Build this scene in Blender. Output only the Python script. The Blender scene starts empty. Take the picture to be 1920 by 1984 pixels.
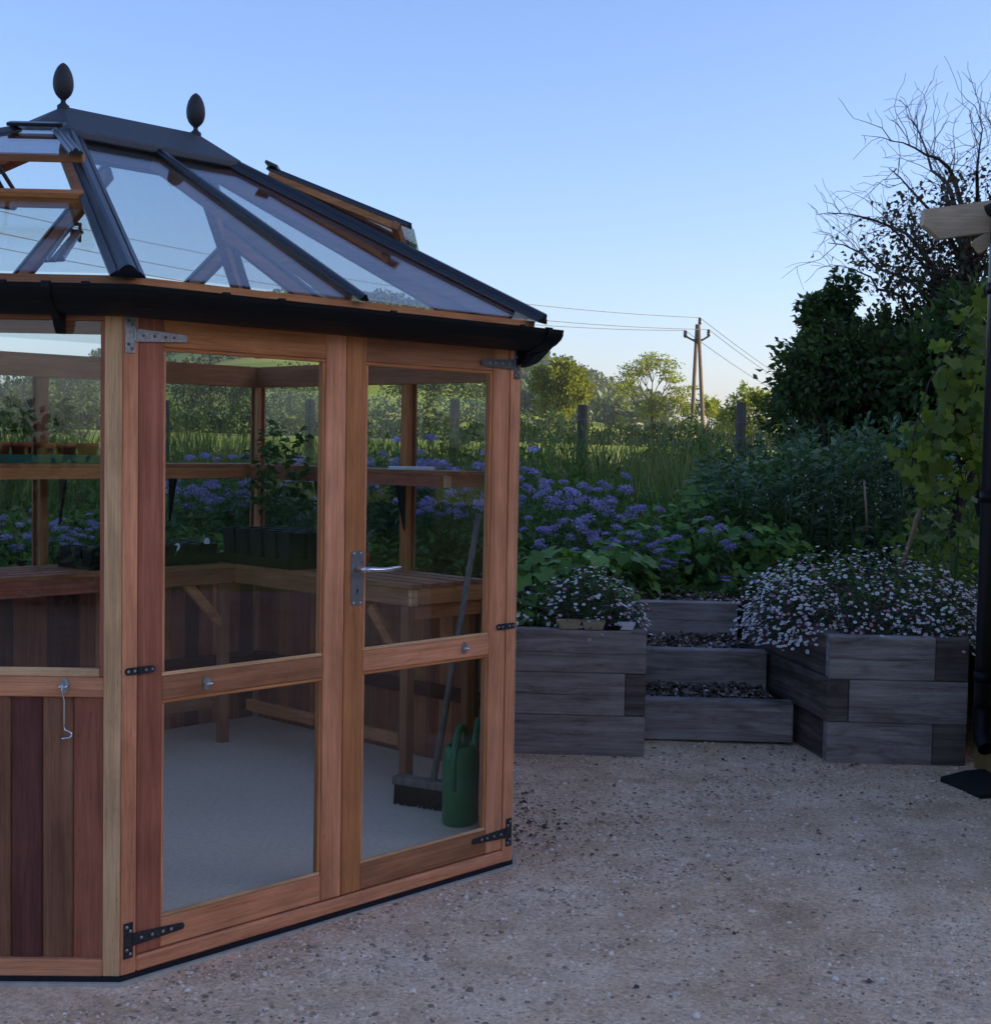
import bpy, math, random
import numpy as np
from mathutils import Vector, Matrix

rnd = random.Random(7)
rng = np.random.default_rng(11)
SC = bpy.context.scene
COL = SC.collection
PI = math.pi

# ------------------------------------------------------------------ camera
cd = bpy.data.cameras.new('camera')
cam = bpy.data.objects.new('camera', cd); COL.objects.link(cam)
FPX, PITCH, ROLL, EYE = 2709.6, 0.0491, 0.0176, 1.4822
cd.sensor_fit = 'HORIZONTAL'; cd.sensor_width = 36.0
cd.lens = FPX / 1920.0 * 36.0
cd.clip_start = 0.05; cd.clip_end = 6000
_R = Vector((1, 0, 0)); _F = Vector((0, math.cos(PITCH), -math.sin(PITCH))); _U = Vector((0, math.sin(PITCH), math.cos(PITCH)))
_cr, _sr = math.cos(ROLL), math.sin(ROLL)
_X = _R * _cr + _U * _sr          # camera rolled so the picture leans clockwise
_Y = -_R * _sr + _U * _cr
cam.matrix_world = Matrix(((_X.x, _Y.x, -_F.x, 0), (_X.y, _Y.y, -_F.y, 0), (_X.z, _Y.z, -_F.z, EYE), (0, 0, 0, 1)))
SC.camera = cam

# ------------------------------------------------------------------ sky, sun, exposure
SUN_AZ, SUN_EL = math.radians(92), math.radians(13.0)   # to the right of the view, low evening sun
w = bpy.data.worlds.new('World'); SC.world = w; w.use_nodes = True
nt = w.node_tree
sky = nt.nodes.new('ShaderNodeTexSky'); sky.sky_type = 'NISHITA'; sky.sun_disc = False
sky.sun_elevation = SUN_EL; sky.sun_rotation = SUN_AZ
sky.air_density = 1.0; sky.dust_density = 1.1; sky.ozone_density = 3.7; sky.altitude = 100
bg = nt.nodes['Background']; bg.inputs['Strength'].default_value = 0.15
tint = nt.nodes.new('ShaderNodeMix'); tint.data_type = 'RGBA'; tint.blend_type = 'MULTIPLY'; tint.inputs[0].default_value = 1.0
tint.inputs[7].default_value = (1.04, 0.925, 1.05, 1)          # the evening sky leans slightly to violet
nt.links.new(sky.outputs['Color'], tint.inputs[6]); nt.links.new(tint.outputs[2], bg.inputs['Color'])
sd = bpy.data.lights.new('sun', 'SUN'); sd.energy = 5.0; sd.angle = math.radians(0.5); sd.color = (1.0, 0.82, 0.50)
sun = bpy.data.objects.new('sun', sd); COL.objects.link(sun)
sdir = Vector((math.sin(SUN_AZ) * math.cos(SUN_EL), math.cos(SUN_AZ) * math.cos(SUN_EL), math.sin(SUN_EL)))
sun.rotation_euler = sdir.to_track_quat('Z', 'Y').to_euler()
sun.location = (30, 10, 20)
vs = SC.view_settings
vs.view_transform = 'Standard'; vs.look = 'None'; vs.gamma = 1.0; vs.exposure = 1.1
cy = SC.cycles
cy.max_bounces = 10; cy.transparent_max_bounces = 24; cy.diffuse_bounces = 3; cy.glossy_bounces = 3; cy.transmission_bounces = 4
cy.use_denoising = True
cy.sample_clamp_indirect = 6
cy.caustics_reflective = False; cy.caustics_refractive = False

# ------------------------------------------------------------------ helpers: materials
MATS = {}

def newmat(name):
    m = bpy.data.materials.new(name); m.use_nodes = True
    MATS[name] = m
    return m, m.node_tree, m.node_tree.nodes['Principled BSDF']

def ramp(nt, fac, stops):
    r = nt.nodes.new('ShaderNodeValToRGB')
    el = r.color_ramp.elements
    while len(el) > 1: el.remove(el[-1])
    el[0].position = stops[0][0]; el[0].color = (*stops[0][1], 1)
    for p, c in stops[1:]:
        e = el.new(p); e.color = (*c, 1)
    nt.links.new(fac, r.inputs['Fac'])
    return r.outputs['Color']

def coords(nt, scale, rand=True, kind='Object'):
    tc = nt.nodes.new('ShaderNodeTexCoord')
    v = tc.outputs[kind]
    if rand:
        oi = nt.nodes.new('ShaderNodeObjectInfo')
        mu = nt.nodes.new('ShaderNodeMath'); mu.operation = 'MULTIPLY'; mu.inputs[1].default_value = 37.0
        nt.links.new(oi.outputs['Random'], mu.inputs[0])
        ad = nt.nodes.new('ShaderNodeVectorMath'); ad.operation = 'ADD'
        nt.links.new(v, ad.inputs[0]); nt.links.new(mu.outputs[0], ad.inputs[1])
        v = ad.outputs[0]
    mp = nt.nodes.new('ShaderNodeMapping'); mp.inputs['Scale'].default_value = scale
    nt.links.new(v, mp.inputs['Vector'])
    return mp.outputs[0]

def noise(nt, vec, scale=1.0, detail=4.0, rough=0.55, dist=0.0):
    n = nt.nodes.new('ShaderNodeTexNoise')
    n.inputs['Scale'].default_value = scale; n.inputs['Detail'].default_value = detail
    n.inputs['Roughness'].default_value = rough; n.inputs['Distortion'].default_value = dist
    nt.links.new(vec, n.inputs['Vector'])
    return n.outputs['Fac']

def mixc(nt, a, b, fac, mode='MIX'):
    m = nt.nodes.new('ShaderNodeMix'); m.data_type = 'RGBA'; m.blend_type = mode
    for s, v in ((m.inputs[6], a), (m.inputs[7], b)):
        if isinstance(v, (tuple, list)): s.default_value = (*v, 1)
        else: nt.links.new(v, s)
    if isinstance(fac, (int, float)): m.inputs[0].default_value = fac
    else: nt.links.new(fac, m.inputs[0])
    return m.outputs[2]

def bump(nt, b, h, strength=0.3, dist=0.002):
    n = nt.nodes.new('ShaderNodeBump'); n.inputs['Strength'].default_value = strength; n.inputs['Distance'].default_value = dist
    nt.links.new(h, n.inputs['Height']); nt.links.new(n.outputs[0], b.inputs['Normal'])

def wood(name, c1, c2, c3, d='v', rough=0.62, grain=1.0, spec=0.25, stain=0.45):
    m, nt, b = newmat(name)
    s = (30, 30, 1.1) if d == 'v' else (1.1, 1.1, 30)
    s2 = (240, 240, 6) if d == 'v' else (6, 6, 240)
    n1 = noise(nt, coords(nt, s), 1.0, 5, 0.6, 0.8)
    n2 = noise(nt, coords(nt, s2), 1.0, 3, 0.6)
    n3 = noise(nt, coords(nt, (5, 5, 5)), 1.0, 3, 0.5)
    col = ramp(nt, n1, [(0.28, c1), (0.52, c2), (0.75, c3)])
    col = mixc(nt, col, ramp(nt, n2, [(0.35, (0.62, 0.56, 0.52)), (0.6, (1.06, 1.04, 1.02))]), 0.5 * grain, 'MULTIPLY')
    col = mixc(nt, col, ramp(nt, n3, [(0.3, (0.78, 0.76, 0.74)), (0.7, (1.12, 1.1, 1.08))]), 0.8, 'MULTIPLY')
    # uneven weathering running with the grain, dark resin flecks, grime
    n4 = noise(nt, coords(nt, (14, 14, 2.2) if d == 'v' else (2.2, 2.2, 14)), 1.0, 6, 0.7, 1.5)
    col = mixc(nt, col, ramp(nt, n4, [(0.30, (0.50, 0.47, 0.46)), (0.52, (1.0, 1.0, 1.0)), (0.72, (1.12, 1.10, 1.08))]), stain, 'MULTIPLY')
    n5 = noise(nt, coords(nt, (330, 330, 30) if d == 'v' else (30, 30, 330)), 1.0, 2, 0.5)
    col = mixc(nt, col, ramp(nt, n5, [(0.24, (0.42, 0.34, 0.30)), (0.36, (1, 1, 1))]), 0.55, 'MULTIPLY')
    nt.links.new(col, b.inputs['Base Color'])
    b.inputs['Roughness'].default_value = rough; b.inputs['Specular IOR Level'].default_value = spec
    bump(nt, b, n2, 0.35, 0.0012)
    return m

def plain(name, c, rough=0.5, metal=0.0, var=0.15, scale=20, spec=0.5, bmp=0.0, bdist=0.001):
    m, nt, b = newmat(name)
    n = noise(nt, coords(nt, (scale,) * 3), 1.0, 5, 0.6)
    col = ramp(nt, n, [(0.3, tuple(x * (1 - var) for x in c)), (0.7, tuple(min(1, x * (1 + var)) for x in c))])
    nt.links.new(col, b.inputs['Base Color'])
    b.inputs['Roughness'].default_value = rough; b.inputs['Metallic'].default_value = metal
    b.inputs['Specular IOR Level'].default_value = spec
    if bmp: bump(nt, b, n, bmp, bdist)
    return m

def leafmat(name, stops, trans=0.35, tcol=None, rough=0.5, spec=0.25, objvar=0.25):
    m, nt, b = newmat(name)
    at = nt.nodes.new('ShaderNodeAttribute'); at.attribute_name = 'tint'
    oi = nt.nodes.new('ShaderNodeObjectInfo')
    mr = nt.nodes.new('ShaderNodeMapRange'); mr.inputs[3].default_value = 1 - objvar; mr.inputs[4].default_value = 1 + objvar
    nt.links.new(oi.outputs['Random'], mr.inputs[0])
    col = ramp(nt, at.outputs['Fac'], stops)
    vm = nt.nodes.new('ShaderNodeVectorMath'); vm.operation = 'SCALE'
    nt.links.new(col, vm.inputs[0]); nt.links.new(mr.outputs[0], vm.inputs['Scale'])
    nt.links.new(vm.outputs[0], b.inputs['Base Color'])
    b.inputs['Roughness'].default_value = rough; b.inputs['Specular IOR Level'].default_value = spec
    if trans:
        tb = nt.nodes.new('ShaderNodeBsdfTranslucent')
        tc = mixc(nt, vm.outputs[0], tcol or (1.0, 1.05, 0.45), 1.0, 'MULTIPLY')
        sc = nt.nodes.new('ShaderNodeVectorMath'); sc.operation = 'SCALE'; sc.inputs['Scale'].default_value = 1.5
        nt.links.new(tc, sc.inputs[0]); nt.links.new(sc.outputs[0], tb.inputs['Color'])
        ms = nt.nodes.new('ShaderNodeMixShader'); ms.inputs[0].default_value = trans
        nt.links.new(b.outputs[0], ms.inputs[1]); nt.links.new(tb.outputs[0], ms.inputs[2])
        nt.links.new(ms.outputs[0], nt.nodes['Material Output'].inputs['Surface'])
    return m

def glassmat(name, tint=(0.915, 0.94, 0.935), f0=0.04):
    m = bpy.data.materials.new(name); m.use_nodes = True; MATS[name] = m
    nt = m.node_tree; nt.nodes.remove(nt.nodes['Principled BSDF'])
    ge = nt.nodes.new('ShaderNodeNewGeometry')
    dt = nt.nodes.new('ShaderNodeVectorMath'); dt.operation = 'DOT_PRODUCT'
    nt.links.new(ge.outputs['Normal'], dt.inputs[0]); nt.links.new(ge.outputs['Incoming'], dt.inputs[1])
    ab = nt.nodes.new('ShaderNodeMath'); ab.operation = 'ABSOLUTE'; nt.links.new(dt.outputs['Value'], ab.inputs[0])
    su = nt.nodes.new('ShaderNodeMath'); su.operation = 'SUBTRACT'; su.inputs[0].default_value = 1.0; nt.links.new(ab.outputs[0], su.inputs[1])
    pw = nt.nodes.new('ShaderNodeMath'); pw.operation = 'POWER'; pw.inputs[1].default_value = 5.0; nt.links.new(su.outputs[0], pw.inputs[0])
    ma = nt.nodes.new('ShaderNodeMath'); ma.operation = 'MULTIPLY_ADD'; ma.inputs[1].default_value = 1 - f0; ma.inputs[2].default_value = f0
    nt.links.new(pw.outputs[0], ma.inputs[0])
    tr = nt.nodes.new('ShaderNodeBsdfTransparent'); tr.inputs['Color'].default_value = (*tint, 1)
    gl = nt.nodes.new('ShaderNodeBsdfGlossy'); gl.inputs['Roughness'].default_value = 0.0
    ms = nt.nodes.new('ShaderNodeMixShader')
    nt.links.new(ma.outputs[0], ms.inputs[0]); nt.links.new(tr.outputs[0], ms.inputs[1]); nt.links.new(gl.outputs[0], ms.inputs[2])
    nt.links.new(ms.outputs[0], nt.nodes['Material Output'].inputs['Surface'])
    return m

# ------------------------------------------------------------------ helpers: meshes and objects
class MB:
    def __init__(s): s.v = []; s.f = []
    def quad(s, a, b, c, d):
        n = len(s.v); s.v += [tuple(a), tuple(b), tuple(c), tuple(d)]; s.f.append((n, n + 1, n + 2, n + 3)); return s
    def poly(s, pts):
        n = len(s.v); s.v += [tuple(p) for p in pts]; s.f.append(tuple(range(n, n + len(pts)))); return s
    def box(s, o, ax, ay, az, b=0.0015):
        """chamfered box from a corner and three edge vectors"""
        o, ax, ay, az = Vector(o), Vector(ax), Vector(ay), Vector(az)
        if ax.cross(ay).dot(az) < 0: o = o + ax; ax = -ax
        L = [ax.length, ay.length, az.length]
        b = min(b, 0.3 * min(L)); E = [ax / L[0], ay / L[1], az / L[2]]
        n0 = len(s.v); idx = {}
        for i in (0, 1):
            for j in (0, 1):
                for k in (0, 1):
                    c = o + ax * i + ay * j + az * k
                    inw = [E[0] * (b if i == 0 else -b), E[1] * (b if j == 0 else -b), E[2] * (b if k == 0 else -b)]
                    for a in range(3):
                        p = c.copy()
                        for q in range(3):
                            if q != a: p += inw[q]
                        idx[(i, j, k, a)] = len(s.v); s.v.append(tuple(p))
        def loop(keys): s.f.append(tuple(idx[k] for k in keys))
        for a in range(3):
            p, q = (a + 1) % 3, (a + 2) % 3
            for side in (0, 1):
                ks = []
                for (x, y) in ((0, 0), (1, 0), (1, 1), (0, 1)):
                    t = [0, 0, 0]; t[a] = side; t[p] = x; t[q] = y; ks.append((*t, a))
                loop(ks if side else ks[::-1])
        for a in range(3):
            p, q = (a + 1) % 3, (a + 2) % 3
            for x in (0, 1):
                for y in (0, 1):
                    t0 = [0, 0, 0]; t0[p] = x; t0[q] = y; t1 = list(t0); t1[a] = 1
                    ks = [(*t0, p), (*t1, p), (*t1, q), (*t0, q)]
                    loop(ks if (x ^ y) == 0 and False else ks)
        for i in (0, 1):
            for j in (0, 1):
                for k in (0, 1): loop([(i, j, k, 0), (i, j, k, 1), (i, j, k, 2)])
        return s
    def tube(s, pts, rad, n=6, cap=True):
        pts = [Vector(p) for p in pts]
        if isinstance(rad, (int, float)): rad = [rad] * len(pts)
        base = len(s.v); up = None
        for i, p in enumerate(pts):
            t = (pts[min(i + 1, len(pts) - 1)] - pts[max(i - 1, 0)])
            if t.length < 1e-9: t = Vector((0, 0, 1))
            t.normalize()
            if up is None: up = t.orthogonal().normalized()
            up = (up - t * up.dot(t))
            if up.length < 1e-6: up = t.orthogonal()
            up.normalize(); sd = t.cross(up)
            for k in range(n):
                a = 2 * PI * k / n; s.v.append(tuple(p + (up * math.cos(a) + sd * math.sin(a)) * rad[i]))
        for i in range(len(pts) - 1):
            for k in range(n):
                a = base + i * n + k; b = base + i * n + (k + 1) % n
                s.f.append((a, b, b + n, a + n))
        if cap:
            s.f.append(tuple(base + k for k in range(n))[::-1]); e = base + (len(pts) - 1) * n
            s.f.append(tuple(e + k for k in range(n)))
        return s
    def lathe(s, o, prof, n=16, axis=(0, 0, 1)):
        """prof: (radius, height) list around axis"""
        o = Vector(o); ax = Vector(axis).normalized(); e1 = ax.orthogonal().normalized(); e2 = ax.cross(e1)
        base = len(s.v)
        for r, h in prof:
            for k in range(n):
                a = 2 * PI * k / n; s.v.append(tuple(o + ax * h + (e1 * math.cos(a) + e2 * math.sin(a)) * r))
        for i in range(len(prof) - 1):
            for k in range(n):
                a = base + i * n + k; b = base + i * n + (k + 1) % n
                s.f.append((a, b, b + n, a + n))
        s.f.append(tuple(base + k for k in range(n))[::-1]); e = base + (len(prof) - 1) * n
        s.f.append(tuple(e + k for k in range(n)))
        return s
    def prism(s, pts, ext):
        """polygon pts extruded along ext"""
        ext = Vector(ext); n = len(pts); b = len(s.v)
        s.v += [tuple(p) for p in pts] + [tuple(Vector(p) + ext) for p in pts]
        s.f.append(tuple(range(b, b + n))[::-1]); s.f.append(tuple(range(b + n, b + 2 * n)))
        for i in range(n):
            j = (i + 1) % n; s.f.append((b + i, b + j, b + n + j, b + n + i))
        return s
    def sweep(s, path, prof, closed=False, capends=True):
        """open profile polygons placed at given frames: path = list of (origin, ex, ey); prof closed polygon (x, y)"""
        b = len(s.v); n = len(prof)
        for o, ex, ey in path:
            o, ex, ey = Vector(o), Vector(ex), Vector(ey)
            for x, y in prof: s.v.append(tuple(o + ex * x + ey * y))
        for i in range(len(path) - 1):
            for k in range(n):
                a = b + i * n + k; c = b + i * n + (k + 1) % n
                s.f.append((a, c, c + n, a + n))
        if capends:
            s.f.append(tuple(b + k for k in range(n))[::-1]); e = b + (len(path) - 1) * n; s.f.append(tuple(e + k for k in range(n)))
        return s
    def mesh(s, name, mat, smooth=False):
        me = bpy.data.meshes.new(name); me.from_pydata(s.v, [], s.f); me.validate(clean_customdata=False)
        import bmesh
        bm = bmesh.new(); bm.from_mesh(me); bmesh.ops.recalc_face_normals(bm, faces=bm.faces); bm.to_mesh(me); bm.free()
        if mat: me.materials.append(MATS[mat] if isinstance(mat, str) else mat)
        if smooth:
            for p in me.polygons: p.use_smooth = True
        return me
    def build(s, name, mat, parent=None, smooth=False):
        o = bpy.data.objects.new(name, s.mesh(name, mat, smooth)); COL.objects.link(o)
        if parent: o.parent = parent
        return o

def obj(name, me, parent=None):
    o = bpy.data.objects.new(name, me); COL.objects.link(o)
    if parent: o.parent = parent
    return o

def tag(o, label=None, cat=None, group=None, kind=None):
    if label: o['label'] = label
    if cat: o['category'] = cat
    if group: o['group'] = group
    if kind: o['kind'] = kind
    return o

def thing(name, label, cat, loc=(0, 0, 0), rz=0, group=None):
    o = bpy.data.objects.new(name, None); COL.objects.link(o); o.empty_display_size = 0.1
    o.location = loc; o.rotation_euler = (0, 0, rz)
    return tag(o, label, cat, group)

def copy_tree(o, parent=None):
    c = o.copy(); COL.objects.link(c)
    if parent: c.parent = parent
    for ch in list(o.children): copy_tree(ch, c)
    return c

def npmesh(name, V, F, mat, tint=None, smooth=False):
    """triangle mesh from arrays"""
    V = np.asarray(V, dtype=np.float32).reshape(-1, 3); F = np.asarray(F, dtype=np.int32).reshape(-1, 3)
    me = bpy.data.meshes.new(name)
    me.vertices.add(len(V)); me.vertices.foreach_set('co', V.ravel())
    me.loops.add(len(F) * 3); me.loops.foreach_set('vertex_index', F.ravel())
    me.polygons.add(len(F)); me.polygons.foreach_set('loop_start', np.arange(0, len(F) * 3, 3, dtype=np.int32))
    me.polygons.foreach_set('loop_total', np.full(len(F), 3, dtype=np.int32))
    if smooth: me.polygons.foreach_set('use_smooth', np.ones(len(F), dtype=bool))
    me.update(calc_edges=True)
    if tint is not None:
        a = me.attributes.new('tint', 'FLOAT', 'POINT'); a.data.foreach_set('value', np.asarray(tint, dtype=np.float32))
    me.materials.append(MATS[mat] if isinstance(mat, str) else mat)
    return me

def unit(a): return a / np.maximum(np.linalg.norm(a, axis=-1, keepdims=True), 1e-9)

def leaf_arrays(P, D, size, aspect=0.5, fold=0.25, up=None, droop=0.15, tint=None):
    """folded diamond leaves with a bent tip: base P, direction D, length size; 4 triangles each"""
    P = np.asarray(P, float); n = len(P); D = unit(np.asarray(D, float))
    size = np.broadcast_to(np.asarray(size, float), (n,))[:, None]
    if up is None: up = unit(rng.normal(size=(n, 3)) * 0.6 + np.array([0, 0, 1.0]))
    S = unit(np.cross(D, up)); N = np.cross(S, D)
    m1 = P + D * size * 0.45 + N * size * 0.02
    l = m1 + S * size * aspect * 0.5 + N * size * fold * aspect
    r = m1 - S * size * aspect * 0.5 + N * size * fold * aspect
    tip = P + D * size - N * size * droop
    V = np.stack([P, l, m1, r, tip], axis=1).reshape(-1, 3)
    b = (np.arange(n) * 5)[:, None]
    F = np.concatenate([b + [0, 2, 1], b + [0, 3, 2], b + [1, 2, 4], b + [2, 3, 4]], axis=1).reshape(-1, 3)
    if tint is None: tint = rng.random(n)
    return V, F, np.repeat(tint, 5)

def join_arrays(parts):
    V, F, T, o = [], [], [], 0
    for v, f, t in parts:
        V.append(v); F.append(f + o); T.append(t); o += len(v)
    return np.concatenate(V), np.concatenate(F), np.concatenate(T)

def ball(n, c, r, shell=0.35):
    """n points in an ellipsoid, more towards the surface"""
    d = unit(rng.normal(size=(n, 3))); q = (1 - shell * rng.random(n) ** 1.5)[:, None]
    return np.asarray(c) + d * q * np.asarray(r), d

# ------------------------------------------------------------------ materials
# cedar in its several tones, grain upright or lying
CED = {'pink': ((.70, .265, .122), (.85, .355, .175), (.92, .43, .235)),
       'cream': ((.66, .35, .155), (.80, .46, .225), (.86, .54, .29)),
       'orange': ((.53, .195, .066), (.66, .26, .092), (.74, .325, .13)),
       'red': ((.35, .108, .058), (.46, .155, .086), (.56, .205, .116)),
       'brown': ((.34, .138, .06), (.45, .188, .088), (.55, .245, .12)),
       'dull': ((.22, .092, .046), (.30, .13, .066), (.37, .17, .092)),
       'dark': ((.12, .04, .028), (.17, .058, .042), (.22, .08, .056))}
for k, c in CED.items():
    for d in 'vh': wood('cedar_' + k + '_' + d, *c, d=d)
wood('oak_pale_h', (.50, .36, .22), (.60, .45, .30), (.68, .53, .37), 'h')
wood('wall_timber_v', (.26, .18, .06), (.34, .24, .085), (.40, .30, .12), 'v')
wood('sleeper_h', (.24, .205, .185), (.36, .31, .285), (.46, .41, .38), 'h', rough=0.85, spec=0.1, stain=1.0)
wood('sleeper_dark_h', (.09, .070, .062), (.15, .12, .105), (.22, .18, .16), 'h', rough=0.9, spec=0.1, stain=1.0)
wood('post_grey_v', (.075, .06, .05), (.125, .10, .085), (.18, .15, .13), 'v', rough=0.85, spec=0.1)
wood('pole_v', (.15, .11, .085), (.21, .155, .12), (.27, .205, .16), 'v', rough=0.8, spec=0.1)
wood('cane_v', (.20, .14, .09), (.28, .20, .13), (.36, .27, .18), 'v', rough=0.8)
wood('broom_v', (.20, .17, .14), (.27, .235, .20), (.33, .29, .25), 'v', rough=0.7)
plain('black_metal', (.012, .014, .018), 0.32, 0.0, 0.3, 40, 0.6)
plain('black_gutter', (.004, .004, .005), 0.5, 0.0, 0.3, 30, 0.22)
plain('cap_grey', (.055, .062, .070), 0.6, 0.0, 0.2, 60, 0.4, 0.15, 0.0006)
plain('finial_iron', (.035, .034, .036), 0.62, 0.0, 0.35, 160, 0.35, 0.5, 0.0012)
plain('galvanised', (.40, .40, .39), 0.42, 0.75, 0.3, 90, 0.5)
plain('dull_steel', (.16, .16, .16), 0.5, 0.7, 0.35, 90, 0.5)
plain('dark_iron', (.05, .048, .048), 0.55, 0.5, 0.4, 90, 0.4)
plain('chrome', (.72, .72, .74), 0.16, 1.0, 0.05, 40)
plain('plate_steel', (.26, .255, .25), 0.42, 0.6, 0.12, 60)
plain('slab', (.92, .72, .53), 0.9, 0, 0.10, 60, 0.2, 0.5, 0.002)
plain('slab_edge', (.50, .45, .37), 0.9, 0, 0.15, 30, 0.2)
plain('membrane', (.012, .012, .016), 0.6, 0, 0.2, 30, 0.3)
plain('black_plastic', (.007, .007, .008), 0.5, 0, 0.3, 30, 0.25)
plain('green_tray', (.01, .10, .065), 0.4, 0, 0.15, 30, 0.45)
plain('terracotta', (.34, .075, .04), 0.75, 0, 0.2, 40, 0.2)
plain('watering_can', (.014, .20, .052), 0.35, 0, 0.12, 12, 0.5)
plain('white_plastic', (.80, .80, .80), 0.4, 0, 0.05, 20)
plain('paper', (.82, .84, .88), 0.6, 0, 0.04, 10)
plain('bristle', (.035, .022, .016), 0.9, 0, 0.5, 200, 0.1, 0.6, 0.003)
plain('card', (.42, .34, .21), 0.85, 0, 0.2, 30, 0.1)
plain('soil', (.045, .032, .022), 0.95, 0, 0.4, 8, 0.1, 0.8, 0.02)
plain('bark_chip', (.16, .11, .085), 0.9, 0, 0.6, 60, 0.1)
plain('render_wall', (.42, .37, .27), 0.9, 0, 0.1, 4, 0.1)
plain('roof_sheet', (.06, .06, .065), 0.6, 0, 0.2, 6, 0.2)
plain('mat_black', (.016, .016, .018), 0.7, 0, 0.5, 60, 0.3, 0.7, 0.004)
plain('insulator', (.03, .025, .022), 0.3, 0, 0.2, 20)
plain('cable', (.03, .028, .028), 0.6, 0, 0.1, 2)
plain('branch', (.075, .055, .045), 0.9, 0, 0.35, 20, 0.1)
plain('twig_pale', (.14, .10, .08), 0.85, 0, 0.3, 20, 0.1)
plain('stem_green', (.07, .12, .035), 0.7, 0, 0.3, 20, 0.2)
plain('wire', (.22, .21, .20), 0.5, 0.5, 0.2, 10)
plain('field_hedge_bark', (.06, .05, .04), 0.9, 0, 0.3, 3, 0.1)
glassmat('glass')

leafmat('leaf_mid', [(0, (.05, .10, .022)), (.5, (.085, .16, .035)), (1, (.13, .21, .05))])
leafmat('leaf_currant', [(0, (.075, .16, .03)), (.5, (.11, .22, .042)), (1, (.16, .28, .06))])
leafmat('leaf_bean', [(0, (.07, .12, .06)), (.5, (.11, .175, .09)), (1, (.16, .225, .13))], trans=0.25)
leafmat('leaf_phacelia', [(0, (.06, .11, .04)), (.5, (.09, .155, .06)), (1, (.13, .20, .08))])
leafmat('leaf_dark', [(0, (.042, .075, .026)), (.5, (.075, .125, .042)), (.88, (.115, .18, .055)), (1, (.12, .075, .05))], trans=0.35)
leafmat('leaf_purple', [(0, (.035, .048, .020)), (.55, (.060, .070, .032)), (.8, (.075, .045, .035)), (1, (.12, .045, .05))], trans=0.3, tcol=(1.2, .9, .5))
leafmat('leaf_vine', [(0, (.075, .12, .02)), (.5, (.118, .172, .03)), (1, (.185, .225, .045))], trans=0.4)
leafmat('leaf_daisy', [(0, (.030, .055, .025)), (.6, (.055, .085, .04)), (1, (.10, .07, .045))], trans=0.2)
leafmat('leaf_seedling', [(0, (.06, .12, .03)), (.5, (.09, .17, .04)), (1, (.13, .21, .06))])
leafmat('leaf_grey', [(0, (.16, .20, .17)), (1, (.28, .32, .28))], trans=0.1)
leafmat('leaf_hedge', [(0, (.030, .055, .020)), (.5, (.060, .095, .030)), (1, (.11, .135, .04))], trans=0.3)
leafmat('leaf_tree', [(0, (.09, .13, .02)), (.5, (.19, .22, .033)), (1, (.30, .30, .05))], trans=0.3)
leafmat('leaf_wood', [(0, (.028, .050, .024)), (.5, (.050, .078, .034)), (1, (.085, .11, .045))], trans=0.15)
leafmat('grass_blade', [(0, (.06, .10, .025)), (.5, (.12, .16, .045)), (1, (.22, .21, .09))], trans=0.35)
leafmat('petal_purple', [(0, (.26, .21, .42)), (.5, (.38, .32, .54)), (1, (.55, .48, .68))], trans=0.25, tcol=(.9, .8, 1.1))
leafmat('petal_daisy', [(0, (.80, .80, .80)), (.70, (.78, .76, .78)), (.84, (.62, .30, .42)), (1, (.50, .16, .30))], trans=0.15, tcol=(1, 1, 1), objvar=0.02)
leafmat('petal_white', [(0, (.70, .72, .66)), (1, (.80, .80, .76))], trans=0.2, tcol=(1, 1, 1))
plain('daisy_eye', (.60, .42, .04), 0.8, 0, 0.2, 30)

# ------------------------------------------------------------------ ground: terrain to the horizon, yard, soil
def sstep(a, b, t):
    t = np.clip((t - a) / (b - a), 0, 1); return t * t * (3 - 2 * t)

def height(x, y):
    x = np.asarray(x, float); y = np.asarray(y, float); r = np.hypot(x, y)
    near = -0.12 + 0.80 * sstep(7.0, 15.5, y)
    up = np.interp(y, [15.5, 40, 100, 400], [0, 0.45, 0.95, 1.4]) - 0.012 * np.clip(x, -30, 30) * sstep(16, 90, y)
    t = np.where(y > 1, x / np.maximum(y, 1), np.sign(x) * 9)
    g = np.exp(-((t + 0.115) / 0.19) ** 2)
    hill = 66 * g * sstep(115, 770, r) + 1.3 * np.sin(x / 60 + 1) * np.sin(y / 90) * sstep(150, 400, r)
    side = 16.2 * sstep(22, 46, x) * (1 - sstep(20, 38, y)) * (1 - sstep(70, 120, x)) * sstep(-90, -50, y)   # unseen bank added right of the yard to block the low sun
    return near + up + np.where(y > 0, hill, 0) + side

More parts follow.
